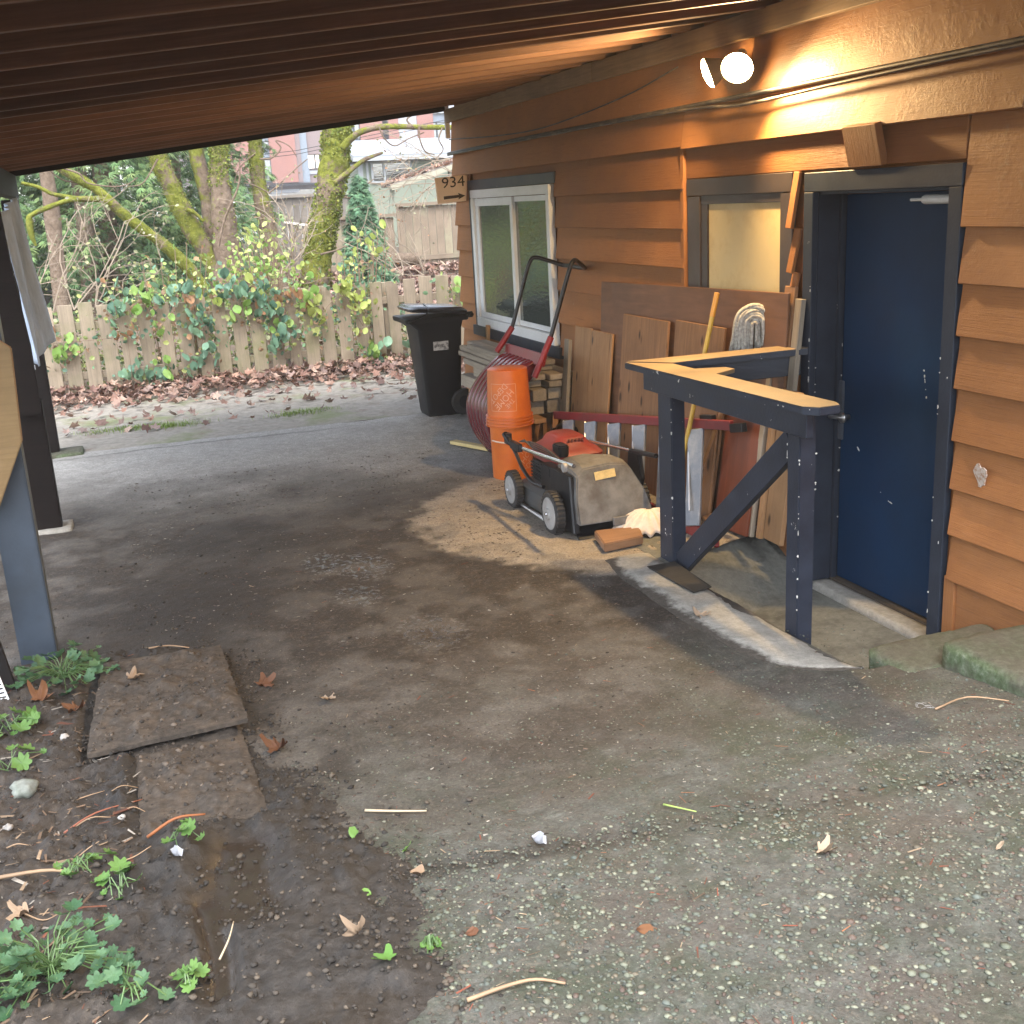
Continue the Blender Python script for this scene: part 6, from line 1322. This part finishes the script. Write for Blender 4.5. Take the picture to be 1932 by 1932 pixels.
# ------------------------------------------------------------------ neighbouring fences, log
M_BFEN = wood('grey_brown_fence_board', (.205, .158, .112), .15, .85, rand=.12, moss=(.24, .23, .15), bump=.2); M_GFEN = wood('old_grey_fence_board', (.19, .165, .14), .15, .85, rand=.12, bump=.2)
def board_fence(label, p0, p1, Y, zb, zt, w, mat, capr=True, gap=.008):
    x0, x1 = p0, p1; t = thing('board_fence', label, 'fence', ((x0 + x1) / 2, Y, zb), 'board fences of the neighbouring yards'); x = x0 + w / 2
    while x < x1: bar('fence_board', (x, Y + random.uniform(-.008, .008), zb), (x, Y, zt + random.uniform(-.015, .015)), w - gap, .02, (1, 0, 0), mat, t, .0); x += w
    if capr: bar('cap_rail', (x0, Y - .03, zt + .03), (x1, Y - .03, zt + .03), .06, .12, (0, 0, 1), mat, t, .0); bar('bottom_rail', (x0, Y - .04, zb + .30), (x1, Y - .04, zb + .30), .09, .04, (0, 0, 1), mat, t, .0)
    return t
board_fence('tall pale board fence behind the small fir and the leaf bank', 5.55, 7.4, 22, .75, 2.05, .16, M_BFEN)
board_fence('lower board fence with a cap rail behind the thick mossy tree', 4.15, 5.54, 22.05, .65, 1.87, .15, M_BFEN)
board_fence('grey board fence farther back left of the thick mossy tree', 3.5, 5.5, 24.5, .9, 2.35, .15, M_GFEN)
t = thing('lattice_gate', 'grey gate of narrow upright slats beside the slender trunk', 'gate', (3.3, 20.5, .9))
for i in range(8): x = 3.16 + .048 * i; bar('slat', (x, 20.5, 1.05), (x, 20.5, 1.88 - .01 * i), .028, .02, (1, 0, 0), M_GFEN, t, .0)
bar('top_rail', (3.12, 20.48, 1.90), (3.54, 20.48, 1.82), .04, .06, (0, 0, 1), plain('pale_rail', (.55, .52, .48), .7), t, .0)
lg = A([(722, 498), (790, 488)], 20.3); limb('fallen_log', [lg[0], (lg[0] + lg[1]) / 2 + UP * .03, lg[1]], (.14, .13, .11), None, (-.3, -.2), 12); tag(bpy.data.objects['fallen_log'], 'grey fallen log on the leaf bank below the pale board fence', 'log')

# ------------------------------------------------------------------ shed behind the fence
M_FARW = plain('weathered_white_paint', (.28, .295, .30), .6, var=.05); M_SHED = paint('pale_green_shed', (.19, .215, .165), .7, .08, .1); M_SROOF = plain('pale_roof_felt', (.19, .205, .22), .6, var=.1); M_DGL = mat_glass('dark_shed_glass', (.03, .032, .028), .06)
shed = thing('shed', 'pale green shed with a white gutter and a wide dark window', 'shed', (8.2, 30, 1.0))
MB().span((6.66, 30, .9), (11.2, 34, 3.18)).build('wall', M_SHED, shed)
MB().prism([(6.45, 29.75, 3.36), (6.45, 31.2, 3.82), (6.45, 34, 3.4), (6.45, 34, 3.3), (6.45, 31.2, 3.70), (6.45, 29.75, 3.26)], (5, 0, 0)).build('roof', M_SROOF, shed)
bar('gutter', (6.45, 29.7, 3.27), (11.4, 29.7, 3.27), .10, .1, (0, 0, 1), M_FARW, shed, .0)
bar('corner_trim', (6.70, 29.985, .95), (6.70, 29.985, 3.2), .12, .03, (1, 0, 0), M_FARW, shed, .0); bar('corner_trim', (6.88, 29.985, 2.2), (6.88, 29.985, 3.2), .06, .03, (1, 0, 0), M_FARW, shed, .0)
bar('bargeboard', (6.44, 29.7, 3.33), (6.44, 31.2, 3.79), .14, .03, (0, 0, 1), M_FARW, shed, .0)
wn = MB().span((7.03, 29.975, 2.72), (8.02, 29.99, 3.17)).build('window', M_DGL, shed)
fr = MB()
for a, b in (((6.97, 29.94, 2.66), (8.08, 29.97, 2.715)), ((6.97, 29.94, 3.15), (8.08, 29.97, 3.20)), ((6.97, 29.94, 2.7155), (7.03, 29.97, 3.149)), ((7.30, 29.94, 2.7155), (7.36, 29.97, 3.149)), ((8.02, 29.94, 2.7155), (8.08, 29.97, 3.149))): fr.span(a, b)
fr.build('frame', M_FARW, wn)
lt = thing('lean_to', 'sagging lean to roof covered in dead leaves in front of the shed', 'lean-to', (8.3, 27.5, 1.0))
a, b = at(728, 352, 27.5), at(880, 300, 27.5); bar('roof_board', a, b, 1.0, .05, (0, 1, 0), M_GFEN, lt, .0); bar('roof_edge', a + Vector((0, -.52, -.05)), b + Vector((0, -.52, -.05)), .11, .03, (0, 0, 1), wood('pale_edge', (.42, .40, .30), .1), lt, .0)
bar('support', at(735, 450, 27.3), at(740, 356, 27.3), .10, .10, (1, 0, 0), M_SHED, lt, .0); bar('support', at(845, 450, 27.3), at(850, 318, 27.3), .10, .10, (1, 0, 0), M_SHED, lt, .0)
N = 260; u = rng.uniform(0, 1, N); P = np.array([(a.lerp(b, q) + Vector((0, rng.uniform(-.45, .45), .05)))[:] for q in u]); V, F, C_ = leafcloud(P, rng.uniform(.07, .14, N), 1., pick(RUST + [(.4, .2, .12)], N), (MAPLE7,), .5); o = link('roof_leaves', npmesh('roof_leaves', V - np.array(lt.location), F, False, C_), M_LIT, lt, lt.location); tag(o, kind='stuff')

# ------------------------------------------------------------------ brick apartment building
M_BRICK = paint('red_brick_wall', (.22, .095, .072), .85, .12, .1, 1.2); M_BRICK2 = paint('plum_brick_wall', (.165, .12, .115), .85, .10, .1, 1.2); M_PANEL = plain('blue_grey_panel', (.15, .18, .215), .6, var=.06, scale=1); M_APG = mat_glass('apartment_glass', (.055, .075, .085), .05, .02); M_LITW = mat_emit('lit_window', (1, .60, .24), .24); M_WPAN = plain('white_panel', (.26, .27, .29), .6, var=.05)
YA = 80.
apt = thing('apartment_building', 'red brick apartment building with grey panels and one lit window', 'building', (14, YA, 1.2))
def rect(px0, py0, px1, py1, dy=0.):
    a = at(px0, py1, YA); b = at(px1, py0, YA); return (a.x, YA + dy, a.z), (b.x, YA + dy, b.z)
def fac(name, px0, px1, py0, py1, mat, proud, par=apt, th=.3):
    a, b = rect(px0, py0, px1, py1); m = MB().span((a[0], YA - proud, a[2]), (b[0], YA - proud + th, b[2])); return m.build(name, mat, par)
b0 = at(380, 400, YA); b1 = at(930, 260, YA); MB().span((b0.x, YA, .8), (b1.x + 6, YA + 14, 15.5)).build('wall', M_BRICK2, apt)
for x0, x1, mt, pr in ((385, 437, M_PANEL, .15), (438, 455, M_BRICK, .5), (455.5, 513, M_PANEL, .2), (513.5, 533, M_BRICK, .5), (533.5, 543, M_BRICK2, .35), (543.5, 557, M_PANEL, .2), (664, 683.5, M_PANEL, .2), (684, 715, M_BRICK, .5), (715.5, 725, M_PANEL, .25), (725.5, 735, M_BRICK, .5), (748, 790, M_WPAN, .4), (790.5, 802, M_BRICK, .5), (802.5, 844, M_PANEL, .2), (844.5, 856, M_WPAN, .5)):
    fac('facade_panel', x0, x1, 60, 346 if x0 < 560 else 330, mt, pr)
def awin(x0, x1, y0, y1, pr=.28, lit=False, mull=()):
    w = fac('window', x0, x1, y0, y1, M_LITW if lit else M_APG, pr, apt, .1)
    a, b = rect(x0, y0, x1, y1); m = MB(); yb = YA - pr
    for p, q in (((a[0], yb - .06, a[2] - .06), (b[0], yb - .005, a[2])), ((a[0], yb - .06, b[2]), (b[0], yb - .005, b[2] + .06))): m.span(p, q)
    for mx in (x0, x1) + tuple(mull):
        c = at(mx, (y0 + y1) / 2, YA).x; m.span((c - .05, yb - .06, a[2]), (c + .05, yb - .005, b[2]))
    m.build('frame', M_DARKM, w); return w
for x0, x1, mu in ((459, 512, (476, 495)),):
    for y0, y1 in ((302, 342), (268, 281), (215, 255), (160, 200)): awin(x0, x1, y0, y1, .28, False, mu)
for y0, y1 in ((264, 279), (210, 245)): awin(545, 553, y0, y1)
awin(546, 555, 299, 336, .28); awin(576, 603, 292, 318, .08, True, (594,)); fac('blind', 577, 603, 321, 329, M_WPAN, .08)
for y0, y1 in ((232, 262), (185, 215)): awin(806, 842, y0, y1, .28, False, (822,)); awin(717, 724, y0, y1, .32); awin(666, 682, y0, y1, .28)
fac('canopy', 440, 660, 345, 353, M_DARKM, 1.6, apt, 1.6); fac('shop_front', 452, 640, 354, 385, M_APG, .3, apt, .2); fac('column', 466, 478, 354, 392, M_WPAN, .6, apt, .3); fac('sign_band', 505, 560, 357, 366, M_WPAN, 1.0, apt, .3)

# far house glimpsed through the conifers
fh = thing('far_house', 'grey house glimpsed between the dark conifers', 'house', at(200, 430, 52)); a = at(150, 450, 52); b = at(225, 398, 52); MB().span((a.x, 52, .8), (b.x, 56, b.z)).build('wall', plain('pale_grey_wall', (.42, .43, .45), .7), fh)
MB().prism([(a.x - .4, 51.6, b.z), (a.x - .4, 54, b.z + 1.1), (a.x - .4, 56.4, b.z)], (b.x - a.x + .8, 0, 0)).build('roof', plain('grey_shingle', (.20, .20, .20), .8), fh)
a = at(194, 424, 51.9); b = at(212, 404, 51.9); MB().span((a.x, 51.95, a.z), (b.x, 51.99, b.z)).build('window', plain('sky_blue_curtain', (.12, .35, .50), .4), fh)

# parked cars
M_CGL = mat_glass('car_glass', (.03, .035, .04), .05, .0)
def car(label, x, y, z, mat, rot=0., s_=1.):
    t = thing('parked_car', label, 'car', (x, y, z), 'parked cars in front of the apartment building')
    def pr(P, w, nm, mt, par=t, tap=0):
        m = MB(); n_ = len(P); V = [(x + px * s_, y - w / 2 * s_ , z + pz * s_) for px, pz in P] + [(x + px * s_, y + w / 2 * s_, z + pz * s_) for px, pz in P]
        m.add(V, [tuple(range(n_ - 1, -1, -1)), tuple(range(n_, 2 * n_))] + [(i, (i + 1) % n_, n_ + (i + 1) % n_, n_ + i) for i in range(n_)]); return m.build(nm, mt, par, bevel=.05, seg=2, smooth=False)
    pr([(-2.15, .35), (-2.2, .75), (-2.1, .95), (-1.3, 1.02), (1.2, 1.02), (2.05, .9), (2.2, .7), (2.18, .35)], 1.72, 'body', mat)
    pr([(-1.65, 1.01), (-1.25, 1.42), (-.9, 1.47), (.35, 1.47), (1.15, 1.01)], 1.45, 'cabin', M_CGL); pr([(-1.22, 1.44), (-.9, 1.50), (.35, 1.50), (.45, 1.45)], 1.40, 'roof', mat)
    for px in (-1.35, 1.35):
        for sy in (-.8, .8): wh = MB().lathe([(.2, -.09), (.32, -.09), (.32, .09), (.2, .09)], 20, (x + px * s_, y + sy * s_, z + .32), 'y').build('wheel', M_TYRE, t); MB().lathe([(.02, -.1), (.2, -.1), (.2, .1), (.02, .1)], 14, (x + px * s_, y + sy * s_, z + .32), 'y').build('rim', M_METAL, wh)
    for sy in (-.6, .6): MB().span((x - 2.2, y + sy - .15, z + .68), (x - 2.12, y + sy + .15, z + .82)).build('headlight', M_WHITE, t)
M_CW = plain('white_car_paint', (.78, .79, .80), .2, var=.02); M_CG = plain('silver_car_paint', (.42, .44, .47), .25, .6, .02)
p = at(455, 410, 46); car('white car parked behind the mossy trunks', p.x - .4, 46, 1.02, M_CW); p = at(500, 405, 50); car('silver car parked behind the white one', p.x + .6, 50, 1.25, M_CG); p = at(560, 445, 40); car('white car low behind the pale lit shrub', p.x - .7, 40, .55, M_CW)
# overhead wires in front of the building
for k, (ya, yb) in enumerate(((288, 268), (281, 262))):
    o = MB().tube([at(430, ya + 18, 34), at(560, ya + 3, 34), at(900, yb - 48, 34)], .012, 4).build('overhead_wire', M_DARKM); tag(o, ('lower overhead wire', 'upper overhead wire')[k] + ' crossing in front of the brick building', 'wire')

# ------------------------------------------------------------------ damp winter air
hz = bpy.data.materials.new('damp_air'); hz.use_nodes = True; ht = hz.node_tree; ht.nodes.clear(); ho = ht.nodes.new('ShaderNodeOutputMaterial'); hp = ht.nodes.new('ShaderNodeVolumePrincipled')
hp.inputs['Color'].default_value = (.93, .95, 1, 1); hp.inputs['Density'].default_value = .0016; hp.inputs['Anisotropy'].default_value = .2; ht.links.new(hp.outputs[0], ho.inputs['Volume'])
hb = MB().span((-60, -25, -1.5), (70, 112, 18)).build('haze', hz); tag(hb, kind='stuff')
SC.cycles.volume_bounces = 1
